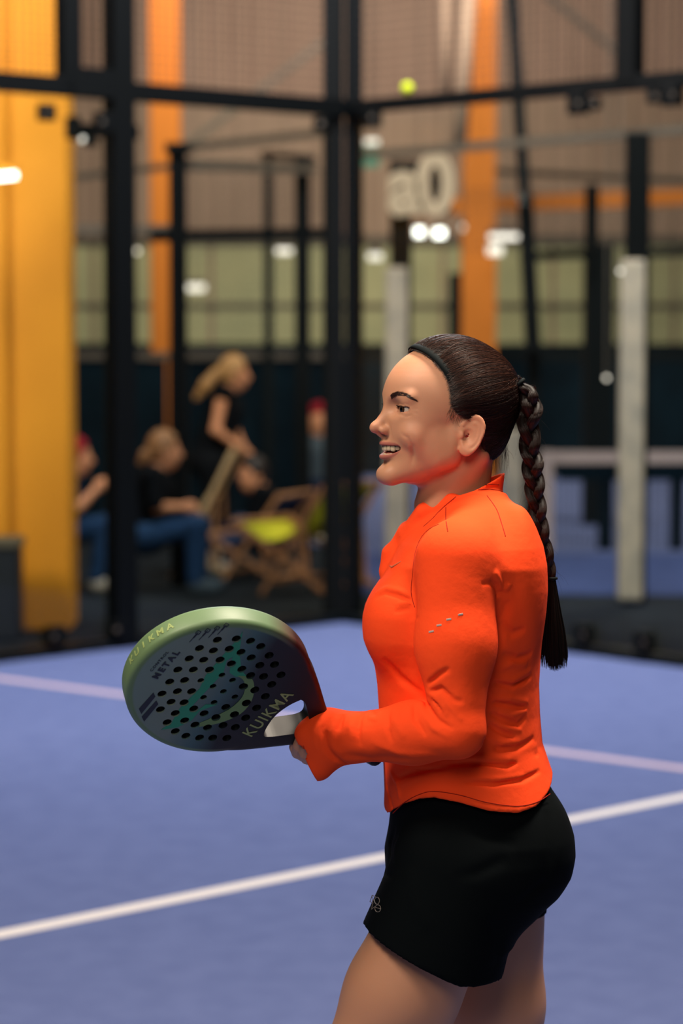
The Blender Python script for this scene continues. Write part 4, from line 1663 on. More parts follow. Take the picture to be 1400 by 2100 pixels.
# ---------------------------------------------------------------- hair
rng = random.Random(4)
nr = np.random.default_rng(7)
HAIRLINE = [(126, 52), (118, 50), (108, 42), (93, 31), (80, 26), (65, 24), (50, 23), (40, 20), (30, 10), (24, -3), (18, -22), (0, -28), (-38, -33)]
_hc = np.array([h_[0] for h_ in HAIRLINE])[::-1]
_ha = np.array([h_[1] for h_ in HAIRLINE])[::-1]


def hair0(q):
    m = mirror(q)
    d = ell(q, (-1, 0, 52), (101, 79, 94))
    d = smin(d, ell(q, (-50, 0, 55), (56, 58, 60)), 20)
    d = smin(d, ell(q, (-42, 0, 0), (46, 55, 46)), 16)
    d = smin(d, ell(m, (-26, 30, -24), (24, 30, 30)), 10)
    fr = np.interp(q[:, 2], _hc, _ha).astype(np.float32)
    d = smax(d, (q[:, 0] - fr) * 0.8, 5)
    low = -46 - 0.55 * np.clip(-26 - q[:, 0], 0, 200) * -1          # nape line rises backwards
    d = smax(d, (low - q[:, 2]) * 0.85, 5)
    return d


KNOT = H(1058, 785, 0)
KNOT_W = to_world(KNOT)


def hair(p):
    q = to_local(p)
    d = hair0(q)
    # combed grooves running from the hairline to the knot
    r = q - f32(KNOT)
    ax = f32([1, 0, 0.25])
    ax = ax / np.linalg.norm(ax)
    h = r @ ax
    perp = r - h[:, None] * ax
    ang = np.arctan2(perp[:, 2], perp[:, 1])
    g = np.sin(ang * 46 + 2.0 * np.sin(ang * 9) + h * 0.02) * 0.5 + np.sin(ang * 97 + 1.3 * np.sin(ang * 15)) * 0.35
    d = d + g * 0.9
    # band pressing into the hair
    return d / 1000


sdf_obj('hair', hair, ((HO[0] - .09, HO[0] + .13), (D0 - .12, D0 + .12), (HO[2] - .07, HO[2] + .165)), 0.0020, M_hair, woman)


def hair_radius(dirs, cen, off):
    """distance from cen along unit dirs to the hair surface (plus off), mm"""
    t = np.full(len(dirs), 150.0)
    for _ in range(26):
        d = hair_smooth(f32(cen + dirs * t[:, None]))
        t = t - d * 0.9
    return t + off


def hair_smooth(q):
    d = ell(q, (-1, 0, 52), (101, 79, 94))
    d = smin(d, ell(q, (-50, 0, 55), (56, 58, 60)), 20)
    d = smin(d, ell(q, (-42, 0, 0), (46, 55, 46)), 16)
    return smin(d, ell(mirror(q), (-26, 30, -24), (24, 30, 30)), 10)


def strands_mesh(P, rad, name, mt, parent, sides=3):
    """P (n,k,3) world points -> tapered thin tubes, one mesh"""
    n, k, _ = P.shape
    T = np.gradient(P, axis=1)
    T /= np.linalg.norm(T, axis=2, keepdims=True) + 1e-12
    ref = np.array([0.3, 0.5, 0.8])
    N = np.cross(T, ref)
    N /= np.linalg.norm(N, axis=2, keepdims=True) + 1e-12
    Bn = np.cross(T, N)
    rad = np.asarray(rad)
    if rad.ndim == 1:
        rad = np.broadcast_to(rad[None, :], (n, k))
    V = []
    for j in range(sides):
        a = 2 * math.pi * j / sides
        V.append(P + rad[..., None] * (math.cos(a) * N + math.sin(a) * Bn))
    V = np.stack(V, 2)                       # n,k,sides,3
    idx = np.arange(n * k * sides).reshape(n, k, sides)
    a = idx[:, :-1, :]
    b = idx[:, 1:, :]
    a2 = np.roll(a, -1, 2)
    b2 = np.roll(b, -1, 2)
    F = np.stack([a, a2, b2, b], -1).reshape(-1, 4)
    me = mesh_np(name, V.reshape(-1, 3), F)
    return link(name, me, mt, parent, True)


def comb(roots, jitter, off, k=18, lift=0.0):
    """strands from local roots (n,3) to the knot, hugging the hair surface"""
    cen = np.array([-5.0, 0, 45.0])
    n = len(roots)
    t = np.linspace(0, 1, k)
    end = KNOT + nr.normal(0, 3.0, (n, 3))
    P = roots[:, None, :] * (1 - t)[None, :, None] + end[:, None, :] * t[None, :, None]
    wv = nr.normal(0, jitter, (n, 1, 3)) * np.sin(t * math.pi)[None, :, None]
    # strands bow downwards a little at the side
    P = P + wv
    P[:, :, 2] -= (np.sin(t * math.pi) * 10)[None, :] * np.clip((70 - roots[:, 2:3]) / 60, -0.6, 1)
    d = P - cen
    L = np.linalg.norm(d, axis=2, keepdims=True)
    d /= L
    rr = hair_radius(d.reshape(-1, 3), cen, 0).reshape(n, k) + off[:, None] + lift * np.sin(t * math.pi)[None, :]
    near_end = smooth01(t, 0.86, 1.0)[None, :, None]
    Q_ = cen + d * rr[..., None]
    endp = KNOT + nr.normal(0, 4.0, (n, 1, 3))
    Q_ = Q_ * (1 - near_end) + endp * near_end
    start = 1 - smooth01(t, 0.0, 0.10)[None, :, None]
    Q_ = Q_ + start * (cen - Q_) * 0.035
    return HO + (Q_ / 1000) @ HM.T


def hl_root(c, sgn, l0):
    a = np.interp(c, _hc, _ha)
    return a


roots = []
for _ in range(2600):
    c = rng.uniform(-36, 124) if rng.random() < 0.55 else rng.uniform(40, 126)
    sgn = 1 if rng.random() < 0.72 else -1
    a = np.interp(c, _hc, _ha) + rng.gauss(2, 2.0)
    dz = np.clip(1 - ((c - 52) / 94) ** 2 - ((a + 1) / 101) ** 2, 0, 1)
    l = 79 * math.sqrt(dz) * sgn
    if c > 108:
        l = rng.uniform(-1, 1) * abs(l) if abs(l) > 4 else rng.uniform(-45, 45)
    roots.append((a, l, c))
# more roots all over the hair, so the crown reads as combed hair
dr_ = nr.normal(0, 1, (5200, 3))
dr_ /= np.linalg.norm(dr_, axis=1, keepdims=True)
cen_ = np.array([-5.0, 0, 45.0])
sp_ = cen_ + dr_ * hair_radius(dr_, cen_, 0)[:, None]
ok_ = (sp_[:, 0] < np.interp(sp_[:, 2], _hc, _ha) - 2) & (sp_[:, 2] > -20) & (sp_[:, 0] > -85)
roots += [tuple(t_) for t_ in sp_[ok_]]
roots = np.array(roots)
P_ = comb(roots, 7.0, nr.uniform(-0.6, 1.4, len(roots)))
M_strand_hi = material('hair_strand_highlight', (0.085, 0.032, 0.020, 1), 0.38, 0.4)  # lighter strands, mostly on top: highlight put into the hair colour
pick = nr.random(len(P_)) < np.clip((P_[:, 9, 2] - HO[2] - 0.05) * 8, 0.04, 0.34)
_rad = np.r_[np.linspace(0.10, 0.36, 6), np.full(12, 0.40)] * mm_
strands_mesh(P_[~pick], _rad, 'hair_strands', M_strand, woman)['kind'] = 'stuff'
strands_mesh(P_[pick], _rad, 'hair_strands', M_strand_hi, woman)['kind'] = 'stuff'

# short wisps at the temple and the nape
W_ = []
for _ in range(90):
    s0 = H(rng.uniform(932, 948), rng.uniform(775, 835), 70)
    s1 = s0 + np.array([rng.uniform(4, 16), rng.uniform(-3, 0), rng.uniform(-6, 4)])
    sm = (s0 + s1) / 2 + np.array([0, 1.5, rng.uniform(-2, 2)])
    t = np.linspace(0, 1, 8)[:, None]
    W_.append((1 - t) ** 2 * s0 + 2 * t * (1 - t) * sm + t ** 2 * s1)
for _ in range(60):
    s0 = H(rng.uniform(922, 946), rng.uniform(828, 856), 71)
    s1 = s0 + np.array([rng.uniform(-6, 9), 1, rng.uniform(-16, -3)])
    t = np.linspace(0, 1, 8)[:, None]
    W_.append((1 - t) * s0 + t * s1 + np.sin(t * 3.14) * np.array([2.0, 1, 0]))
for _ in range(150):
    s0 = H(rng.uniform(985, 1040), rng.uniform(905, 925), rng.uniform(-30, 38))
    s1 = s0 + np.array([rng.uniform(-10, 6), rng.uniform(-6, 6), rng.uniform(-42, -10)])
    sm = (s0 + s1) / 2 + np.array([rng.uniform(-8, 2), 0, 0])
    t = np.linspace(0, 1, 8)[:, None]
    W_.append((1 - t) ** 2 * s0 + 2 * t * (1 - t) * sm + t ** 2 * s1)
W_ = HO + (np.array(W_) / 1000) @ HM.T
strands_mesh(W_, np.linspace(0.20, 0.07, 8) * mm_, 'wisps', M_strand, woman)['kind'] = 'stuff'

# eyebrows and lashes
for sgn in (1, -1):
    S_ = []
    for _ in range(330):
        t0 = rng.random()
        pts = [H(803, 815, 17), H(815, 807, 26), H(838, 808, 40), H(857, 819, 49)]
        base = catm = None
        u = t0 * 3
        i = min(int(u), 2)
        base = pts[i] + (pts[i + 1] - pts[i]) * (u - i)
        thick = 3.0 * (1 - t0) ** 0.5 + 0.4
        base = base + np.array([0, 0, rng.uniform(-1, 1) * thick])
        dirn = np.array([-0.55, 0.55, 0.35 - 0.75 * t0 + rng.uniform(-.2, .25)])
        tip = base + dirn * rng.uniform(4.5, 7.5)
        t = np.linspace(0, 1, 5)[:, None]
        seg = base * (1 - t) + tip * t
        seg[:, 1] *= sgn
        S_.append(seg)
    S_ = np.array(S_)
    fl = S_.reshape(-1, 3)
    for _ in range(12):                       # drop on the skin
        dd = head_sdf(f32(fl))
        fl = fl - np.array([0.75, 0.0, 0.0]) * dd[:, None] - np.array([0, 0.5 * sgn, 0]) * dd[:, None]
    fl = fl + np.array([0.5, 0.35 * sgn, 0])
    S_ = HO + (fl.reshape(S_.shape) / 1000) @ HM.T
    strands_mesh(S_, np.linspace(0.26, 0.08, 5) * mm_, 'eyebrow', M_strand, woman)
    L_ = []
    for _ in range(46):
        y = rng.uniform(-11, 13.5)
        xx = math.sqrt(max(13.2 ** 2 - y * y - 9, 4))
        wq = max(1 - (((y + 0.30 * (xx - 12)) - 0.5) / 14.5) ** 2, 0)
        s0 = EYE + np.array([xx + 0.3, y, 4.4 * math.sqrt(wq) + 0.2])
        s1 = s0 + np.array([4.5, y * 0.18 + 1.2, 1.6 + rng.uniform(-.6, .8)])
        sm = (s0 + s1) / 2 + np.array([0.8, 0, -1.3])
        t = np.linspace(0, 1, 6)[:, None]
        seg = (1 - t) ** 2 * s0 + 2 * t * (1 - t) * sm + t ** 2 * s1
        seg[:, 1] *= sgn
        L_.append(seg)
    L_ = HO + (np.array(L_) / 1000) @ HM.T
    strands_mesh(L_, np.linspace(0.20, 0.05, 6) * mm_, 'eyelash', M_hair, woman)

# headband: flat strap over the hair
cen = np.array([-5.0, 0, 45.0])
bp = []
for px, py, l in ((850, 709, 0), (858, 711, 18), (880, 722, 38), (905, 745, 58), (925, 775, 70), (936, 805, 76)):
    bp.append(H(px, py, l))
bp = np.array(bp)
full = np.concatenate([(bp * np.array([1, -1, 1]))[:0:-1], bp])
ts = np.linspace(0, len(full) - 1, 80)
cur = np.stack([np.interp(ts, np.arange(len(full)), full[:, i]) for i in range(3)], 1)
for _ in range(30):
    cur[1:-1] = (cur[:-2] + 2 * cur[1:-1] + cur[2:]) / 4
v, f = [], []
T = np.gradient(cur, axis=0)
for i in range(len(cur)):
    d = cur[i] - cen
    d /= np.linalg.norm(d)
    t = T[i] / np.linalg.norm(T[i])
    wd_ = np.cross(t, d)
    wd_ /= np.linalg.norm(wd_)
    for e, hgt in ((-5.0, 0), (-4.6, 0.9), (0, 1.3), (4.6, 0.9), (5.0, 0)):
        q = cur[i] + wd_ * e
        dd = q - cen
        L = np.linalg.norm(dd)
        dd /= L
        rr = hair_radius(dd[None], cen, 0)[0]
        sk = 1.2 - 5.0 * max(0.0, abs(i / (len(cur) - 1) - 0.5) * 2 - 0.72) / 0.28
        v.append(to_world(cen + dd * (rr + hgt + sk - 1.5)))
for i in range(len(cur) - 1):
    for j in range(4):
        a = i * 5 + j
        f.append((a, a + 1, a + 6, a + 5))
b = MB()
b.add(v, f)
hb = b.build('headband', M_bandf, woman, True)
sm = hb.modifiers.new('thick', 'SOLIDIFY')
sm.thickness = 0.0012

# braid: three interleaved ropes of strands, then a loose tail
BR = [(1058, 785), (1078, 800), (1088, 830), (1084, 870), (1086, 915), (1091, 950), (1094, 985), (1098, 1020), (1102, 1055), (1108, 1090), (1117, 1125), (1126, 1160), (1131, 1190)]
BW = [7, 18, 24, 24, 22, 23, 22, 20, 20, 18, 16, 13, 7]
YB = D0 - 0.005
bc = np.array([P3(x, y, YB) for x, y in BR])


def along(pts, t):
    u = np.asarray(t) * (len(pts) - 1)
    # Catmull-Rom
    i = np.clip(u.astype(int), 0, len(pts) - 2)
    s_ = (u - i)[:, None] if pts.ndim > 1 else u - i
    p0 = pts[np.clip(i - 1, 0, None)]
    p1 = pts[i]
    p2 = pts[i + 1]
    p3 = pts[np.clip(i + 2, None, len(pts) - 1)]
    return 0.5 * ((2 * p1) + (-p0 + p2) * s_ + (2 * p0 - 5 * p1 + 4 * p2 - p3) * s_ ** 2 + (-p0 + 3 * p1 - 3 * p2 + p3) * s_ ** 3)


NT = 220
tt = np.linspace(0, 1, NT)
cl = along(bc, tt)
wdt = along(np.array(BW, float), tt) / FPX * D0
TURN = 6.6
braid = MB()
SB = []
for k in range(3):
    ph = 2 * math.pi * k / 3
    th = tt * 3.1 * 2 * math.pi + ph
    side = np.sin(th) * wdt * 0.56
    dep = np.sin(2 * th) * wdt * 0.42
    core = cl + np.stack([side, dep, np.zeros(NT)], 1)
    rad = wdt * 0.47 * np.clip(smooth01(tt, -0.02, 0.05), 0.5, 1)
    braid.tube(core, rad * 0.93, 10)
    for _ in range(150):
        a0 = rng.uniform(0, 2 * math.pi)
        a = a0 + tt * 5.0 + 0.3 * np.sin(tt * 30 + a0)
        r = rad * rng.uniform(0.90, 1.05)
        SB.append((core + np.stack([np.cos(a) * r, np.sin(a) * r, np.sin(a * 0.5) * 0.001], 1))[::2])
br_o = braid.build('braid', M_hair, woman, True)
strands_mesh(np.array(SB), np.full(NT // 2, 0.30 * mm_), 'braid_strands', M_strand, br_o)['kind'] = 'stuff'
# hair from the skull over the knot into the braid
SK = []
for _ in range(420):
    s0 = H(rng.uniform(1000, 1050), rng.uniform(745, 870), rng.uniform(-25, 35))
    s1 = H(1062, 790, 0) + nr.normal(0, 3.5, 3)
    s2 = H(rng.uniform(1072, 1100), rng.uniform(800, 850), rng.uniform(-8, 10))
    s3 = H(rng.uniform(1070, 1098), rng.uniform(860, 900), rng.uniform(-8, 10))
    SK.append(along(np.array([s1, s1 * .5 + s2 * .5 + (-1.5, 0, 2.5), s2, s3]), np.linspace(0, 1, 14)))
SK = HO + (np.array(SK) / 1000) @ HM.T
strands_mesh(SK, np.full(14, 0.30 * mm_), 'braid_strands', M_strand, br_o)['kind'] = 'stuff'
# hair tie
tie = MB()
cpt = P3(1064, 786, YB)
ang_ = np.linspace(0, 2 * math.pi, 25)
ax_ = np.array([0.75, 0, 0.62])
tie.tube([cpt + 0.0085 * (math.cos(a) * ax_ + math.sin(a) * np.array([0, 1, 0])) for a in ang_], 0.0028, 8)
tie.build('hair_tie', M_bandf, br_o, True)
cpt = P3(1131, 1186, YB)
tie = MB()
tie.tube([cpt + 0.0068 * (math.cos(a) * np.array([1, 0, 0]) + math.sin(a) * np.array([0, 1, 0])) for a in ang_], 0.0022, 8)
tie.build('hair_tie', M_bandf, br_o, True)
TL = []
for _ in range(900):
    x1 = rng.gauss(0, 1)
    x1 = max(-1.25, min(1.25, x1 * 0.62))
    dy = rng.gauss(0, 0.006)
    ln = rng.uniform(0.72, 1.0) * (1 - 0.05 * abs(x1))
    b0 = P3(1131 + x1 * 5, 1180, YB)
    b1 = P3(1132 + x1 * 14, 1250, YB + dy * .7)
    b2 = P3(1134 + x1 * 21, 1310, YB + dy)
    b3 = P3(1137 + x1 * 20 + rng.gauss(0, 1.5), 1310 + 68 * ln ** 2, YB + dy * .8)
    TL.append(along(np.array([b0, b1, b2, b3]), np.linspace(0, 1, 12)))
strands_mesh(np.array(TL), np.r_[np.full(9, 0.42), 0.36, 0.28, 0.12] * mm_, 'braid_tail', M_hair, br_o)['kind'] = 'stuff'
# flyaways
FW = []
for _ in range(46):
    u = rng.uniform(0.1, 0.95)
    c0 = along(bc, np.array([u]))[0]
    sd = rng.choice((-1, 1))
    s1 = c0 + np.array([sd * rng.uniform(.012, .020), rng.uniform(-.01, .01), -rng.uniform(0.0, .02)])
    s2 = c0 + np.array([sd * rng.uniform(.008, .028), rng.uniform(-.01, .01), -rng.uniform(0.02, .05)])
    t = np.linspace(0, 1, 9)[:, None]
    FW.append((1 - t) ** 2 * c0 + 2 * t * (1 - t) * s1 + t ** 2 * s2)
strands_mesh(np.array(FW), np.linspace(0.14, 0.06, 9) * mm_, 'wisps', M_strand, br_o)['kind'] = 'stuff'

# ---------------------------------------------------------------- prints and trims on the clothes
M_print = material('reflective_print', srgb(190, 170, 160), 0.4, 0.5)
M_print2 = material('grey_print', srgb(120, 112, 105), 0.6, 0.4)
for px, py in ((884, 1295), (900, 1282), (920, 1270), (944, 1260)):
    a = march(shirt, px - 5, py + 1, 3.5, 3.9, 0.0004)
    b = march(shirt, px + 5, py - 1, 3.5, 3.9, 0.0004)
    d = b - a
    MB().bar(a - (0, .0006, 0), b - (0, .0006, 0), 0.0016, 0.0026, (0, 0, 1)).build('print_mark', M_print, woman, bevel=0.0004)
for pix in SEAMS:
    pix = along(np.array(pix, float), np.linspace(0, 1, 6 * len(pix)))
    pts = np.array([march(shirt, x, y, 3.5, 3.95, 0.0005) for x, y in pix])
    keep = np.r_[True, np.linalg.norm(np.diff(pts, axis=0), axis=1) < 0.03]
    MB().tube(pts[keep] - (0, 0.0003, 0), 0.0007, 5).build('seam', M_seam, woman, True)
# small swoosh-like chest mark
pts = [march(shirt, x, y, 3.5, 3.95, 0.0005) - (0.0003, .0008, 0) for x, y in ((799, 1160), (804, 1163), (812, 1158), (822, 1151))]
MB().tube(pts, [0.0006, 0.0018, 0.0014, 0.0005], 8).build('chest_mark', material('print_faint', srgb(206, 110, 70), 0.6), woman, True)


def shorts_line(pix, closed=False, r=0.0006):
    pts = [march(shorts, x, y, 3.5, 3.95, 0.0004) - (0.0002, .0005, 0) for x, y in pix]
    if closed:
        pts.append(pts[0])
    return pts


def zz(x, y):
    return (720 + x / 14, 1780 + y / 14)


em = MB()
em.tube(shorts_line([zz(605, 780), zz(710, 830), zz(640, 1000)][:2]), 0.00055, 6)
em.tube(shorts_line([zz(605, 780), zz(540, 965)]), 0.00055, 6)
em.tube(shorts_line([zz(540, 965), zz(740, 1045)]), 0.00055, 6)
em.tube(shorts_line([zz(600, 800), zz(612, 980), zz(700, 850)]), 0.00045, 6)
em.tube(shorts_line([zz(625, 960), zz(655, 900), zz(680, 1000)]), 0.00045, 6)
n = 26
rt = math.radians(18)
for (cx, cy, rx, ry) in ((745, 940, 68, 100), (768, 1160, 84, 102)):
    em.tube(shorts_line([zz(cx + rx * math.cos(2 * math.pi * i / n), cy + ry * math.sin(2 * math.pi * i / n)) for i in range(n)], True), 0.00055, 6)
em.tube(shorts_line([zz(690, 1125), zz(845, 1175)]), 0.00055, 6)
em.tube(shorts_line([zz(625, 1010), zz(588, 1185), zz(760, 1050)]), 0.00055, 6)
em.build('shorts_emblem', M_print2, woman)
# zip edge and puller at the open collar
zp = MB()
zp.tube([P3(838, 1083, D0 - .018), P3(832, 1090, D0 - .017), P3(828, 1098, D0 - .016)], [0.0022, 0.0034, 0.0018], 8)
zp.tube([P3(826, 1098, D0 - .018), P3(820, 1102, D0 - .018)], 0.0016, 8)
zp.build('zip', M_black, woman, True)

# ================================================================ THE PADEL RACKET
def ray_plane(px, py, o, n):
    a, b = W(px, py, 2.0), W(px, py, 5.0)
    d = b - a
    t = np.dot(o - a, n) / np.dot(d, n)
    return a + d * t


def uv(px, py):
    """(along, across) metres on the front face of the racket"""
    p = ray_plane(px, py, RC, rn) - RC
    return np.array([np.dot(p, ru), np.dot(p, rv)])


M_rk = bpy.data.materials.new('racket_paint')
M_rk.use_nodes = True
nt = M_rk.node_tree
bs = nt.nodes['Principled BSDF']
bs.inputs['Roughness'].default_value = 0.46
bs.inputs['Specular IOR Level'].default_value = 0.35
tc = nt.nodes.new('ShaderNodeTexCoord')
sx = nt.nodes.new('ShaderNodeSeparateXYZ')
nt.links.new(tc.outputs['Object'], sx.inputs[0])
nz_ = nt.nodes.new('ShaderNodeTexNoise')
nz_.inputs['Scale'].default_value = 9
nt.links.new(tc.outputs['Object'], nz_.inputs['Vector'])
mad = nt.nodes.new('ShaderNodeMath')
mad.operation = 'MULTIPLY_ADD'
mad.inputs[1].default_value = 0.03
nt.links.new(nz_.outputs['Fac'], mad.inputs[0])
# object x runs from the tip to the grip; the black fade leans with y
ml = nt.nodes.new('ShaderNodeMath')
ml.operation = 'MULTIPLY_ADD'
ml.inputs[1].default_value = 0.30
nt.links.new(sx.outputs[1], ml.inputs[0])
nt.links.new(sx.outputs[0], ml.inputs[2])
nt.links.new(ml.outputs[0], mad.inputs[2])
rp = nt.nodes.new('ShaderNodeValToRGB')
mr_ = nt.nodes.new('ShaderNodeMapRange')
mr_.inputs[1].default_value = -0.16
mr_.inputs[2].default_value = 0.16
nt.links.new(mad.outputs[0], mr_.inputs[0])
nt.links.new(mr_.outputs[0], rp.inputs[0])
e_ = rp.color_ramp.elements
e_[0].position = 0.0
e_[0].color = srgb(104, 128, 120)
e_[1].position = 1.0
e_[1].color = srgb(5, 8, 12)
for ps, c_ in ((0.40, srgb(106, 122, 112)), (0.56, srgb(60, 94, 98)), (0.68, srgb(12, 22, 30))):
    e = rp.color_ramp.elements.new(ps)
    e.color = c_
rp2 = nt.nodes.new('ShaderNodeValToRGB')
nt.links.new(mr_.outputs[0], rp2.inputs[0])
e_ = rp2.color_ramp.elements
e_[0].color = srgb(98, 122, 84)
e_[1].color = srgb(8, 10, 14)
for ps, c_ in ((0.60, srgb(90, 116, 84)), (0.74, srgb(70, 66, 56)), (0.80, srgb(14, 14, 18))):
    e = rp2.color_ramp.elements.new(ps)
    e.color = c_
# rim paint wherever the surface turns away from the face plane or lies near the edge of the head
xx2 = nt.nodes.new('ShaderNodeVectorMath')
xx2.operation = 'MULTIPLY'
xx2.inputs[1].default_value = (1 / 0.1335, 1 / 0.1185, 0)
nt.links.new(tc.outputs['Object'], xx2.inputs[0])
ln_ = nt.nodes.new('ShaderNodeVectorMath')
ln_.operation = 'LENGTH'
nt.links.new(xx2.outputs[0], ln_.inputs[0])
me1 = nt.nodes.new('ShaderNodeMapRange')
me1.inputs[1].default_value = 0.975
me1.inputs[2].default_value = 1.0
nt.links.new(ln_.outputs[1], me1.inputs[0])
mx_ = nt.nodes.new('ShaderNodeMix')
mx_.data_type = 'RGBA'
nt.links.new(me1.outputs[0], mx_.inputs[0])
nt.links.new(rp.outputs[0], mx_.inputs[6])
nt.links.new(rp2.outputs[0], mx_.inputs[7])
nt.links.new(mx_.outputs[2], bs.inputs['Base Color'])

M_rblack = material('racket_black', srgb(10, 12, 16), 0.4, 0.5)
M_rgrip = material('grip_navy', srgb(14, 16, 30), 0.75, 0.3, bump=(260, 0.5, 0.001))
M_rteal = material('print_teal', srgb(20, 132, 98), 0.45, 0.4)
M_rolive = material('print_olive', srgb(96, 130, 78), 0.45, 0.4)
M_rink = material('print_ink', srgb(14, 24, 40), 0.5, 0.4)
M_rletter = material('print_letter', srgb(140, 156, 96), 0.45, 0.4)
M_rcream = material('racket_inner_cream', srgb(225, 200, 140), 0.5, 0.4)

RF = frame_matrix(RC, ru, rv, rn) if np.dot(np.cross(ru, rv), rn) > 0 else frame_matrix(RC, ru, -rv, rn)
RSG = 1 if np.dot(np.cross(ru, rv), rn) > 0 else -1          # sign of v in object space
rk = tag(empty('padel_racket', tuple(RC)), 'dark green and black padel racket with round holes held in her hands', 'racket')

HOLES_Z = """530,277 625,271 697,282 748,309 790,354 817,400 850,452
440,319 510,331 589,322 649,338 700,366 743,404 762,460 803,500
388,371 461,378 543,377 600,396 653,423 697,455 718,527 771,560
331,427 409,427 490,427 660,510 675,592 727,618
290,488 365,480 615,650 672,668
251,548 329,536 400,536 572,615 558,706 620,716
243,627 297,589 362,592 411,623 463,647 522,666 577,770
318,646 365,682 417,704 480,717 506,769 277,692 318,737 371,760 440,769"""
SMALL_Z = "553,453 606,479 446,481 508,510 560,536 618,563 460,566 513,591"
holes = []
for txt, r in ((HOLES_Z, 0.0066), (SMALL_Z, 0.0049)):
    for t in txt.split():
        a, b = map(float, t.split(','))
        q = uv(230 + a / 2.456, 1200 + b / 2.456)
        holes.append((q[0], q[1] * RSG, r))


def outline():
    pts = []
    # head ellipse from one shoulder round the tip to the other
    a0 = math.radians(48)
    n = 90
    for i in range(n + 1):
        a = a0 + (2 * math.pi - 2 * a0) * i / n
        x_ = 0.141 * math.cos(a)
        y_ = 0.127 * math.sin(a)
        pts.append((x_, y_))
    xe, ye = pts[-1]
    low = []
    # bezier-like taper to the neck
    for i in range(1, 22):
        t = i / 21
        x_ = xe + (0.205 - xe) * t
        y0 = -abs(ye)
        y_ = (1 - t) ** 3 * y0 + 3 * (1 - t) ** 2 * t * (y0 * 0.84) + 3 * (1 - t) * t * t * (-0.040) + t ** 3 * (-0.0165)
        x_ = (1 - t) ** 3 * xe + 3 * (1 - t) ** 2 * t * (xe + 0.032) + 3 * (1 - t) * t * t * 0.168 + t ** 3 * 0.212
        low.append((x_, y_))
    pts += low
    pts += [(0.225, -0.0155), (0.30, -0.0150), (0.312, -0.0165), (0.314, 0.0), (0.312, 0.0165), (0.30, 0.0150), (0.225, 0.0155)]
    pts += [(x_, -y_) for x_, y_ in low[::-1]]
    return pts


def curve2d(name, loops, ext, bev, res=2):
    cu = bpy.data.curves.new(name, 'CURVE')
    cu.dimensions = '2D'
    cu.fill_mode = 'BOTH'
    cu.extrude = ext
    cu.bevel_depth = bev
    cu.bevel_resolution = res
    cu.offset = -bev
    for lp in loops:
        sp = cu.splines.new('POLY')
        sp.points.add(len(lp) - 1)
        for i, p in enumerate(lp):
            sp.points[i].co = (p[0], p[1], 0, 1)
        sp.use_cyclic_u = True
    o = bpy.data.objects.new(name, cu)
    COL.objects.link(o)
    dg = bpy.context.evaluated_depsgraph_get()
    me = bpy.data.meshes.new_from_object(o.evaluated_get(dg))
    bpy.data.objects.remove(o)
    me.name = name
    return me


opening = [uv(*p) for p in ((607, 1424), (600, 1440), (592, 1457), (580, 1474), (566, 1487), (556, 1493), (575, 1500), (592, 1496), (606, 1488), (616, 1474), (620, 1456), (621, 1436), (614, 1426))]
opening = [(p[0], p[1] * RSG) for p in opening]
oc_ = np.mean(opening, 0)
# symmetric rounded triangle about the axis, fitted to what is seen of it
OPN = [(0.141, 0.043), (0.133, 0.025), (0.129, 0.0), (0.133, -0.025), (0.141, -0.043), (0.151, -0.041), (0.170, -0.026), (0.187, -0.011), (0.192, 0.0),
       (0.187, 0.011), (0.170, 0.026), (0.151, 0.041)]
OPN = [(a - 0.022, b * 0.95) for a, b in OPN]
OPNs = along(np.array(OPN + OPN[:1]), np.linspace(0, 1, 49)[:-1])
loops = [outline(), [tuple(p) for p in OPNs]]
for hx_, hy_, r in holes:
    loops.append([(hx_ + r * math.cos(2 * math.pi * i / 20), hy_ + r * math.sin(2 * math.pi * i / 20)) for i in range(20)])


def place_on_racket(name, me, mt, par, dz=0.0):
    o = link(name, me, mt, None)
    M = RF @ Matrix.Translation((0, 0, dz))
    o.matrix_world = M
    o.parent = par
    o.matrix_parent_inverse = par.matrix_basis.inverted()
    o.matrix_basis = M
    return o


hm = curve2d('racket_head', loops[:1], RT / 2 - 0.009, 0.009, 4)
_bm = bmesh.new()
_bm.from_mesh(hm)
bmesh.ops.remove_doubles(_bm, verts=_bm.verts, dist=0.00002)
bmesh.ops.recalc_face_normals(_bm, faces=_bm.faces)
_bm.to_mesh(hm)
_bm.free()
# keep the holes crisp: the rim is rounded, the hole edges only slightly
ho = place_on_racket('racket_head', hm, M_rk, rk, -RT / 2)
pc = MB()
for lp in loops[1:]:
    n = len(lp)
    vv_ = [(p[0], p[1], z_) for z_ in (-0.05, 0.05) for p in lp]
    ar_ = sum(lp[i][0] * lp[(i + 1) % n][1] - lp[(i + 1) % n][0] * lp[i][1] for i in range(n))
    ff_ = [tuple(range(n - 1, -1, -1)), tuple(range(n, 2 * n))] + [(i, (i + 1) % n, (i + 1) % n + n, i + n) for i in range(n)]
    if ar_ < 0:
        ff_ = [q_[::-1] for q_ in ff_]
    pc.add(vv_, ff_)
pc = pc.build('punch', None)
pc.matrix_basis = RF @ Matrix.Translation((0, 0, -RT / 2))
bo_ = ho.modifiers.new('punch', 'BOOLEAN')
bo_.object = pc
bo_.operation = 'DIFFERENCE'
bo_.solver = 'EXACT'
dg_ = bpy.context.evaluated_depsgraph_get()
hm = bpy.data.meshes.new_from_object(ho.evaluated_get(dg_))
ho.modifiers.clear()
ho.data = hm
bpy.data.objects.remove(pc)
hm.materials.clear()
hm.materials.append(M_rk)
for p_ in hm.polygons:
    p_.material_index = 0
hm.shade_smooth()
es = ho.modifiers.new('split', 'EDGE_SPLIT')
es.split_angle = math.radians(28)

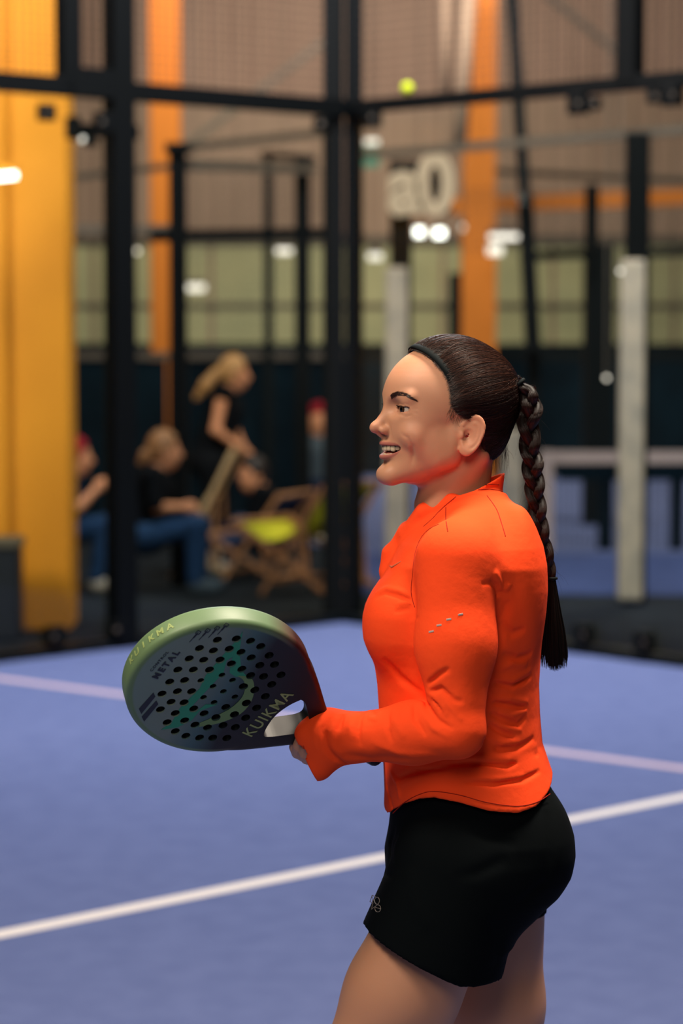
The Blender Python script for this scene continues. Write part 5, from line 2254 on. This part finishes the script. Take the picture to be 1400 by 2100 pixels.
# holes see dark cores through their depth: a foam liner ring in every hole
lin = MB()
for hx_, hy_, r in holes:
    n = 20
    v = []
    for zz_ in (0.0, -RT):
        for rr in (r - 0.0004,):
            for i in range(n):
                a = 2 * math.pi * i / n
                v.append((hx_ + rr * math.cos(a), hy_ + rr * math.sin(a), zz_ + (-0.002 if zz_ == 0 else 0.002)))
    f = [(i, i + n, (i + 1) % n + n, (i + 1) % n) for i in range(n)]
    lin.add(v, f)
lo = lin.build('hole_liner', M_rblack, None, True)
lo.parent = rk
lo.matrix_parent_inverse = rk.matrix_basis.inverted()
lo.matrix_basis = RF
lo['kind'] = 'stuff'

# grip with spiral overwrap
gp = MB()
xs_ = np.linspace(0.205, 0.318, 90)
n = 18
v = []
for x_ in xs_:
    for j in range(n):
        a = 2 * math.pi * j / n
        w_ = ((x_ / 0.021 + j / n) % 1.0)
        rr = 0.0165 + 0.0018 * math.sin(math.pi * w_) ** 0.6
        if x_ > 0.308:
            rr += 0.002
        v.append((x_, rr * 0.98 * math.cos(a), rr * 1.10 * math.sin(a) - RT / 2))
f = []
for i in range(len(xs_) - 1):
    for j in range(n):
        f.append((i * n + j, i * n + (j + 1) % n, (i + 1) * n + (j + 1) % n, (i + 1) * n + j))
f.append(tuple(range(n - 1, -1, -1)))
f.append(tuple((len(xs_) - 1) * n + j for j in range(n)))
gp.add(v, f)
go = gp.build('grip', M_rgrip, None, True)
go.parent = rk
go.matrix_parent_inverse = rk.matrix_basis.inverted()
go.matrix_basis = RF
# metallic ring at the top of the grip
rg = MB()
rg.tube([(0.2035, 0.0185 * math.cos(a), 0.020 * math.sin(a) - RT / 2) for a in np.linspace(0, 2 * math.pi, 31)], 0.0012, 8)
ro = rg.build('grip_ring', material('ring_metal', srgb(190, 180, 160), 0.3, 0.5, metal=1.0), None, True)
ro.parent = rk
ro.matrix_parent_inverse = rk.matrix_basis.inverted()
ro.matrix_basis = RF

def cut_holes(o):
    """print sheet with the racket's holes punched out"""
    cyl = MB()
    for hx_, hy_, r in holes:
        n = 20
        v = [(hx_ + (r + .0002) * math.cos(2 * math.pi * i / n), hy_ + (r + .0002) * math.sin(2 * math.pi * i / n), z_) for z_ in (-0.004, 0.004) for i in range(n)]
        f = [tuple(range(n - 1, -1, -1)), tuple(range(n, 2 * n))] + [(i, (i + 1) % n, (i + 1) % n + n, i + n) for i in range(n)]
        cyl.add(v, f)
    c = cyl.build('punch', None)
    b = o.modifiers.new('punch', 'BOOLEAN')
    b.object = c
    b.operation = 'DIFFERENCE'
    b.solver = 'EXACT'
    dg = bpy.context.evaluated_depsgraph_get()
    me = bpy.data.meshes.new_from_object(o.evaluated_get(dg))
    o.modifiers.clear()
    o.data = me
    bpy.data.objects.remove(c)


def print_poly(name, px_pts, mt, smooth=False, zoff=0.0003, punch=True):
    pts = np.array([uv(*p) for p in px_pts])
    pts[:, 1] *= RSG
    if smooth:
        pts = along(np.concatenate([pts, pts[:1]]), np.linspace(0, 1, 61)[:-1])
    me = curve2d(name, [[tuple(p) for p in pts]], 0.00015, 0.0)
    o = link(name, me, mt, None)
    if punch:
        cut_holes(o)
    o.parent = rk
    o.matrix_parent_inverse = rk.matrix_basis.inverted()
    o.matrix_basis = RF @ Matrix.Translation((0, 0, zoff))
    return o


def z3(*a):
    return [(230 + x_ / 2.456, 1200 + y_ / 2.456) for x_, y_ in a]


# teal four-pointed shape and the olive crescent printed across the face
print_poly('print_star', z3((657, 232), (640, 262), (560, 350), (470, 455), (440, 520), (340, 620), (300, 690), (245, 728), (330, 715), (400, 680), (440, 632),
                            (530, 600), (470, 600), (420, 640), (400, 610), (560, 440), (575, 380), (605, 360), (590, 440), (620, 460), (690, 470), (650, 430), (640, 330)), M_rteal)
print_poly('print_crescent', z3((630, 455), (690, 462), (712, 490), (712, 545), (690, 600), (640, 650), (560, 686), (480, 706), (400, 712), (500, 668),
                                (590, 622), (648, 570), (668, 520), (660, 478)), M_rolive, True, 0.0006)
print_poly('print_bar', z3((207, 540), (217, 560), (146, 648), (134, 622)), M_rink, zoff=0.0004, punch=False)
print_poly('print_bar', z3((222, 580), (232, 598), (160, 686), (148, 662)), M_rink, zoff=0.0004, punch=False)


def racket_text(s_, px0, px1, size, mt, bold=0.0, spacing=1.0, zoff=0.0005, name='lettering'):
    """word centred between two pixels on the face, reading from px0 to px1"""
    a, b = uv(*px0), uv(*px1)
    L = np.linalg.norm(b - a)
    me = text_mesh(s_, size, 0.00012, bold, spacing)
    xs0 = [v.co.x for v in me.vertices]
    k = L / (max(xs0) - min(xs0))
    x_ = (b - a) / L
    xw = ru * x_[0] + rv * x_[1]
    yw = np.cross(rn, xw)
    c = (a + b) / 2
    o = link(name, me, mt, rk)
    M = frame_matrix(RC + ru * c[0] + rv * c[1] + rn * zoff, xw, yw, rn) @ Matrix.Diagonal((k, 1, 1, 1))
    o.matrix_world = M
    o.matrix_basis = M
    o.matrix_parent_inverse = rk.matrix_basis.inverted()
    return o


racket_text('KUIKMA', (506, 1508), (593, 1421), 0.027, M_rletter, 0.0002, 1.15)
racket_text('METAL', (317, 1391), (364, 1336), 0.0135, M_rink, 0.0006, 1.5)
racket_text('CONTROL', (309, 1376), (344, 1336), 0.006, M_rink, 0.0, 1.2)
# four little pictograms near the rim: thin handle with a small square head
for zx, zy in ((415, 260), (462, 250), (510, 238), (556, 222)):
    c = uv(230 + (zx + 18) / 2.456, 1200 + (zy - 22) / 2.456)
    e = uv(230 + (zx - 26) / 2.456, 1200 + (zy + 26) / 2.456)
    b = MB()
    A = RC + ru * c[0] + rv * c[1] + rn * 0.0003
    E = RC + ru * e[0] + rv * e[1] + rn * 0.0003
    b.bar(A, E, 0.0009, 0.0004, rn)
    d_ = (A - E) / np.linalg.norm(A - E)
    s2 = np.cross(d_, rn)
    for sg in (1, -1):
        b.bar(A + s2 * .0028 * sg - d_ * .003, A + s2 * .0028 * sg + d_ * .003, 0.0008, 0.0004, rn)
        b.bar(A + d_ * .003 * sg - s2 * .0028, A + d_ * .003 * sg + s2 * .0028, 0.0008, 0.0004, rn)
    b.bar(A - d_ * 0.004, A - d_ * 0.011, 0.0022, 0.0004, rn)
    b.build('pictogram', M_rink, rk)
# letters round the rim
for i, ch in enumerate('KUIKMA'):
    a = math.radians(202 - i * 5.6) if RSG > 0 else math.radians(158 + i * 5.6)
    a = math.radians(180 + (13 - i * 7.0) * -RSG * -1)
    x_, y_ = 0.1410 * math.cos(a), 0.1270 * math.sin(a)
    nx_, ny_ = math.cos(a) / 0.147, math.sin(a) / 0.130
    L = math.hypot(nx_, ny_)
    nx_, ny_ = nx_ / L, ny_ / L
    Rm = np.array(RF)
    ow = Rm[:3, 0] * nx_ + Rm[:3, 1] * ny_
    pos_ = RC + Rm[:3, 0] * x_ + Rm[:3, 1] * y_ - rn * RT * 0.5 + ow * 0.0002
    up_w = -rn
    xw = np.cross(up_w, ow)
    if np.dot(xw, rv) < 0:
        up_w = rn
        xw = np.cross(up_w, ow)
    me = text_mesh(ch, 0.015, 0.0002, 0.0004)
    o = link('lettering', me, M_rletter, rk)
    M = frame_matrix(pos_, xw, up_w, ow)
    o.matrix_world = M
    o.matrix_basis = M
    o.matrix_parent_inverse = rk.matrix_basis.inverted()
# finger ring
rgm = MB()
fp = P3(663, 1461, 3.712)
rgm.tube([fp + 0.0092 * (math.cos(a) * np.array([0.2, 0.1, 0.97]) + math.sin(a) * np.array([0, 1, -0.1])) for a in np.linspace(0, 2 * math.pi, 25)], 0.0011, 8)
rgm.build('finger_ring', material('ring_gold', srgb(235, 215, 170), 0.25, 0.5, metal=1.0), woman, True)

# ================================================================ SPECTATORS AND DECK CHAIRS BEHIND THE GLASS
M_wood = material('deck_wood', srgb(176, 124, 84), 0.55, 0.3, noise=(30, srgb(150, 100, 66), 0.7))
M_cy = material('canvas_yellow', srgb(205, 200, 50), 0.8, 0.2)
M_cn = material('canvas_beige', srgb(214, 184, 136), 0.8, 0.2)
M_cb = material('canvas_blue', srgb(26, 40, 70), 0.8, 0.2)
M_skinb = material('spectator_skin', srgb(222, 150, 108), 0.6, 0.3)


def deck_chair(label, near_back, near_seat, turn, width, canvas, wood=None, rw=0.055):
    """near_back: (foot px, top px); near_seat: (rear foot px, front top px)"""
    f0 = G(*near_back[0])
    Y = f0[1]
    t0 = W(*near_back[1], Y)
    r0 = W(*near_seat[0], Y)
    r0[2] = 0.015
    s0 = W(*near_seat[1], Y)
    f0[2] = 0.015
    wood = wood or M_wood
    wv = np.array([turn, 1.0, 0])
    wv = wv / np.linalg.norm(wv) * width
    t = tag(empty('deck_chair', (float((f0[0] + r0[0]) / 2), Y + width / 2, 0)), label, 'chair', 'folding deck chairs behind the glass')
    for k in (0, 1):
        o = wv * k
        MB().bar(f0 + o, t0 + o, 0.03, rw, (0, 1, 0)).build('back_rail', wood, t, bevel=0.004)
        MB().bar(r0 + o * 0.9 + wv * 0.05, s0 + o * 0.9 + wv * 0.05, 0.03, rw, (0, 1, 0)).build('seat_rail', wood, t, bevel=0.004)
        m0 = f0 + (t0 - f0) * 0.68 + o
        m1 = r0 + (s0 - r0) * 0.16 + o
        MB().bar(m0, m1, 0.025, 0.035, (0, 1, 0)).build('prop', M_wood, t, bevel=0.004)
    for p in (t0, f0 + (t0 - f0) * 0.12, s0, r0 + (s0 - r0) * 0.08):
        MB().tube([p, p + wv], 0.018, 10).build('crossbar', M_wood, t, True)
    # sling: a hanging curve from the top bar to the front bar
    n, v, f = 14, [], []
    mid = t0 + (f0 - t0) * 0.8
    for i in range(n):
        u = i / (n - 1)
        c = (1 - u) ** 2 * t0 + 2 * u * (1 - u) * mid + u * u * s0
        v += [c + wv * 0.08, c + wv * 0.92]
    for i in range(n - 1):
        f.append((2 * i, 2 * i + 1, 2 * i + 3, 2 * i + 2))
    b = MB()
    b.add(v, f)
    c = b.build('canvas', canvas, t, True)
    s_ = c.modifiers.new('thick', 'SOLIDIFY')
    s_.thickness = 0.004
    return t


deck_chair('yellow canvas deck chair beside the corner post', ((535, 1224), (664, 998)), ((662, 1168), (476, 1070)), 0.85, 0.56, M_cy)
deck_chair('wooden deck chair with dark canvas just left of the yellow one', ((452, 1200), (570, 1018)), ((572, 1162), (420, 1098)), 0.5, 0.5, M_cb)
deck_chair('beige canvas deck chair with the tallest pale rail, by the bending spectator', ((352, 1186), (478, 922)), ((470, 1150), (300, 1080)), 0.1, 0.45, M_cn, material('pale_wood', srgb(214, 176, 128), 0.6, 0.3), 0.085)


def spectator(label, J, cols, hair_pts=None, sleeves=0.5, face=(1, 0, 0), cap_col=None, shoes=M_pad):
    """J: joints as world points; cols = (top, trousers, hair) materials"""
    allp = np.array([v for v in J.values()])
    lo, hi = allp.min(0) - 0.22, allp.max(0) + 0.24
    lo[2] = max(lo[2], -0.02)
    bnd = tuple((lo[i], hi[i]) for i in range(3))
    root = tag(empty('person', (float(J['hip'][0]), float(J['hip'][1]), 0)), label, 'person')
    head = J['head']
    fc = np.array(face, float)
    fc /= np.linalg.norm(fc)

    def tors(p, g):
        d = cap(p, J['hip'], J['chest'], 0.125 + g, 0.13 + g)
        d = smin(d, cap(p, J['sl'], J['sr'], 0.055 + g, 0.055 + g), 0.06)
        return d

    def arm(p, g, frac):
        d = None
        for s_ in 'lr':
            a, e, w_ = J['s' + s_], J['e' + s_], J['w' + s_]
            if frac <= 0.5:
                q = cap(p, a, a + (e - a) * frac * 2, 0.052 + g, 0.045 + g)
            else:
                q = smin(cap(p, a, e, 0.05 + g, 0.04 + g), cap(p, e, e + (w_ - e) * (frac - 0.5) * 2, 0.04 + g, 0.03 + g), 0.02)
            d = q if d is None else np.minimum(d, q)
        return d

    def leg(p, g, frac=1.0):
        d = None
        for s_ in 'lr':
            h, k, a = J['hip'] + (J['k' + s_] - J['hip']) * 0.12, J['k' + s_], J['a' + s_]
            h = h + np.array([0, 0.08 if s_ == 'r' else -0.08, 0])
            q = smin(cap(p, h, k, 0.085 + g, 0.06 + g), cap(p, k, a, 0.058 + g, 0.042 + g), 0.02)
            d = q if d is None else np.minimum(d, q)
        return d

    def bodyf(p):
        d = ell(p, head, (0.092, 0.078, 0.118))
        d = smin(d, ell(p, head + fc * 0.03 + (0, 0, -0.05), (0.06, 0.05, 0.07)), 0.02)
        d = smin(d, cap(p, head + fc * 0.09 + (0, 0, 0.0), head + fc * 0.105 + (0, 0, -0.025), 0.012, 0.016), 0.015)   # nose
        for s_ in (-1, 1):
            d = smin(d, ell(p, head + np.array([-fc[1], fc[0], 0]) * 0.08 * s_ + (0, 0, -0.01), (0.02, 0.02, 0.032)), 0.008)
        d = smin(d, cap(p, head + (0, 0, -0.06) - fc * 0.02, (J['sl'] + J['sr']) / 2, 0.052, 0.06), 0.03)
        d = smin(d, tors(p, -0.01), 0.04)
        d = smin(d, arm(p, -0.006, 1.0), 0.02)
        for s_ in 'lr':
            w_, e = J['w' + s_], J['e' + s_]
            dr = (w_ - e) / np.linalg.norm(w_ - e)
            d = smin(d, ell(p, w_ + dr * 0.05, (0.045, 0.032, 0.042)), 0.02)
            for k in range(4):
                o = np.array([0, (k - 1.5) * 0.018, 0])
                d = smin(d, cap(p, w_ + dr * 0.07 + o, w_ + dr * 0.13 + o + (0, 0, -0.03), 0.011, 0.009), 0.006)
        d = smin(d, leg(p, -0.01), 0.03)
        return d
    sdf_obj('body', bodyf, bnd, 0.012, M_skinb, root)
    sdf_obj('shirt', lambda p: smin(tors(p, 0.008), arm(p, 0.008, sleeves), 0.02), bnd, 0.014, cols[0], root)
    sdf_obj('trousers', lambda p: np.maximum(smin(leg(p, 0.01), ell(p, J['hip'], (0.16, 0.17, 0.13)), 0.03), 0.05 - p[:, 2]), bnd, 0.014, cols[1], root)

    def hairf(p):
        d = ell(p, head - fc * 0.012 + (0, 0, 0.022), (0.108, 0.094, 0.125))
        d = smax(d, (p - f32(head)) @ f32(fc + (0, 0, -0.55)) - 0.035, 0.02)
        d = smax(d, (head[2] - 0.075) - p[:, 2], 0.02)
        if hair_pts is not None:
            d = smin(d, chain(p, hair_pts, list(np.linspace(0.028, 0.045, len(hair_pts) - 1)) + [0.022], 0.01), 0.012)
        return d
    hb_ = bnd
    if hair_pts is not None:
        hp_ = np.array(hair_pts)
        hb_ = tuple((min(lo[i], hp_[:, i].min() - .06), max(hi[i], hp_[:, i].max() + .06)) for i in range(3))
    sdf_obj('hair', hairf, hb_, 0.012, cap_col or cols[2], root)
    for s_ in 'lr':
        a = J['a' + s_]
        MBs = sdf_obj('shoe', lambda p, a=a: np.maximum(smin(cap(p, (a[0], a[1], 0.05), (a[0] + fc[0] * 0.13, a[1] + fc[1] * 0.13, 0.04), 0.045, 0.04),
                                                              cap(p, (a[0], a[1], 0.05), (a[0], a[1], 0.09), 0.045, 0.045), 0.02), 0.002 - p[:, 2]),
                      ((a[0] - .2, a[0] + .2), (a[1] - .2, a[1] + .2), (-0.01, 0.15)), 0.012, shoes, root)
    return root


def on_floor(p):
    p = np.array(p)
    p[2] = 0.09
    return p


M_tblack = material('cloth_black', srgb(12, 14, 18), 0.9, 0.1)
M_tnavy = material('cloth_navy', srgb(20, 30, 52), 0.9, 0.1)
M_jeans = material('cloth_jeans', srgb(40, 66, 100), 0.9, 0.1, noise=(12, srgb(28, 50, 80), 0.8))
M_tgrey = material('cloth_grey', srgb(70, 80, 88), 0.9, 0.1)
M_tred = material('cloth_red', srgb(140, 30, 42), 0.9, 0.1)
M_blond = material('hair_blond', srgb(190, 140, 84), 0.5, 0.4)
M_brown = material('hair_brown', srgb(34, 22, 18), 0.5, 0.4)

Y1 = 18.45
spectator('bending spectator with a blond ponytail and bare arms in black, behind the beige deck chair',
          dict(head=W(481, 768, Y1), chest=W(462, 842, Y1), hip=W(428, 945, Y1), sl=W(457, 806, Y1 - .17), sr=W(470, 806, Y1 + .16),
               el=W(442, 882, Y1 - .22), er=W(480, 880, Y1 + .2), wl=W(486, 914, Y1 - .16), wr=W(500, 920, Y1 + .1),
               kl=W(445, 1050, Y1 - .08), kr=W(455, 1055, Y1 + .1), al=on_floor(W(425, 1150, Y1 - .08)), ar=on_floor(W(440, 1150, Y1 + .1))),
          (M_tblack, M_tblack, M_blond), [W(458, 752, Y1 - .03), W(440, 768, Y1 - .06), W(422, 790, Y1 - .08), W(402, 816, Y1 - .08)], 0.02)
Y1 = 16.45
spectator('seated blond spectator in blue jeans leaning forward, left of the beige deck chair',
          dict(head=W(338, 926, Y1), chest=W(312, 1000, Y1), hip=W(296, 1098, Y1), sl=W(310, 975, Y1 - .17), sr=W(322, 975, Y1 + .16),
               el=W(320, 1040, Y1 - .2), er=W(340, 1040, Y1 + .2), wl=W(372, 1040, Y1 - .12), wr=W(380, 1040, Y1 + .08),
               kl=W(400, 1078, Y1 - .12), kr=W(408, 1078, Y1 + .14), al=on_floor(W(398, 1190, Y1 - .12)), ar=on_floor(W(410, 1190, Y1 + .14))),
          (M_tblack, M_jeans, material('hair_dark_blond', srgb(150, 104, 66), 0.5, 0.3)), [W(322, 915, Y1), W(300, 935, Y1 - .02), W(288, 950, Y1 - .03)], 0.45, shoes=M_tgrey)
Y1 = 17.75
spectator('seated spectator with dark hair and dark clothes behind the two front deck chairs',
          dict(head=W(516, 974, Y1), chest=W(545, 1045, Y1), hip=W(556, 1110, Y1), sl=W(535, 1012, Y1 - .17), sr=W(545, 1012, Y1 + .16),
               el=W(520, 1070, Y1 - .2), er=W(530, 1070, Y1 + .2), wl=W(482, 1088, Y1 - .12), wr=W(485, 1082, Y1 + .08),
               kl=W(468, 1090, Y1 - .12), kr=W(474, 1090, Y1 + .14), al=on_floor(W(470, 1170, Y1 - .12)), ar=on_floor(W(480, 1170, Y1 + .14))),
          (M_tblack, M_tnavy, M_brown), None, 0.45, face=(-0.75, -0.65, 0))
Y1 = 16.6
spectator('seated spectator in a red cap, jeans and white shoes beside the yellow column',
          dict(head=W(156, 938, Y1), chest=W(132, 1010, Y1), hip=W(120, 1096, Y1), sl=W(138, 985, Y1 - .17), sr=W(145, 985, Y1 + .16),
               el=W(160, 1040, Y1 - .2), er=W(172, 1030, Y1 + .2), wl=W(195, 1006, Y1 - .12), wr=W(202, 1000, Y1 + .08),
               kl=W(215, 1076, Y1 - .12), kr=W(226, 1076, Y1 + .14), al=on_floor(W(196, 1180, Y1 - .12)), ar=on_floor(W(228, 1180, Y1 + .14))),
          (M_tnavy, M_jeans, M_brown), None, 0.3, cap_col=M_tred)
Y1 = 20.0
spectator('distant spectator in a grey top and red cap just left of the corner post',
          dict(head=W(654, 862, Y1), chest=W(654, 930, Y1), hip=W(654, 1000, Y1), sl=W(636, 905, Y1), sr=W(672, 905, Y1 + .02),
               el=W(630, 955, Y1), er=W(680, 955, Y1), wl=W(634, 1000, Y1 - .1), wr=W(676, 1000, Y1 - .1),
               kl=W(646, 1050, Y1 - .05), kr=W(660, 1050, Y1 - .05), al=on_floor(W(646, 1110, Y1)), ar=on_floor(W(662, 1110, Y1))),
          (M_tgrey, M_tnavy, M_brown), None, 0.45, face=(0, -1, 0), cap_col=M_tred)
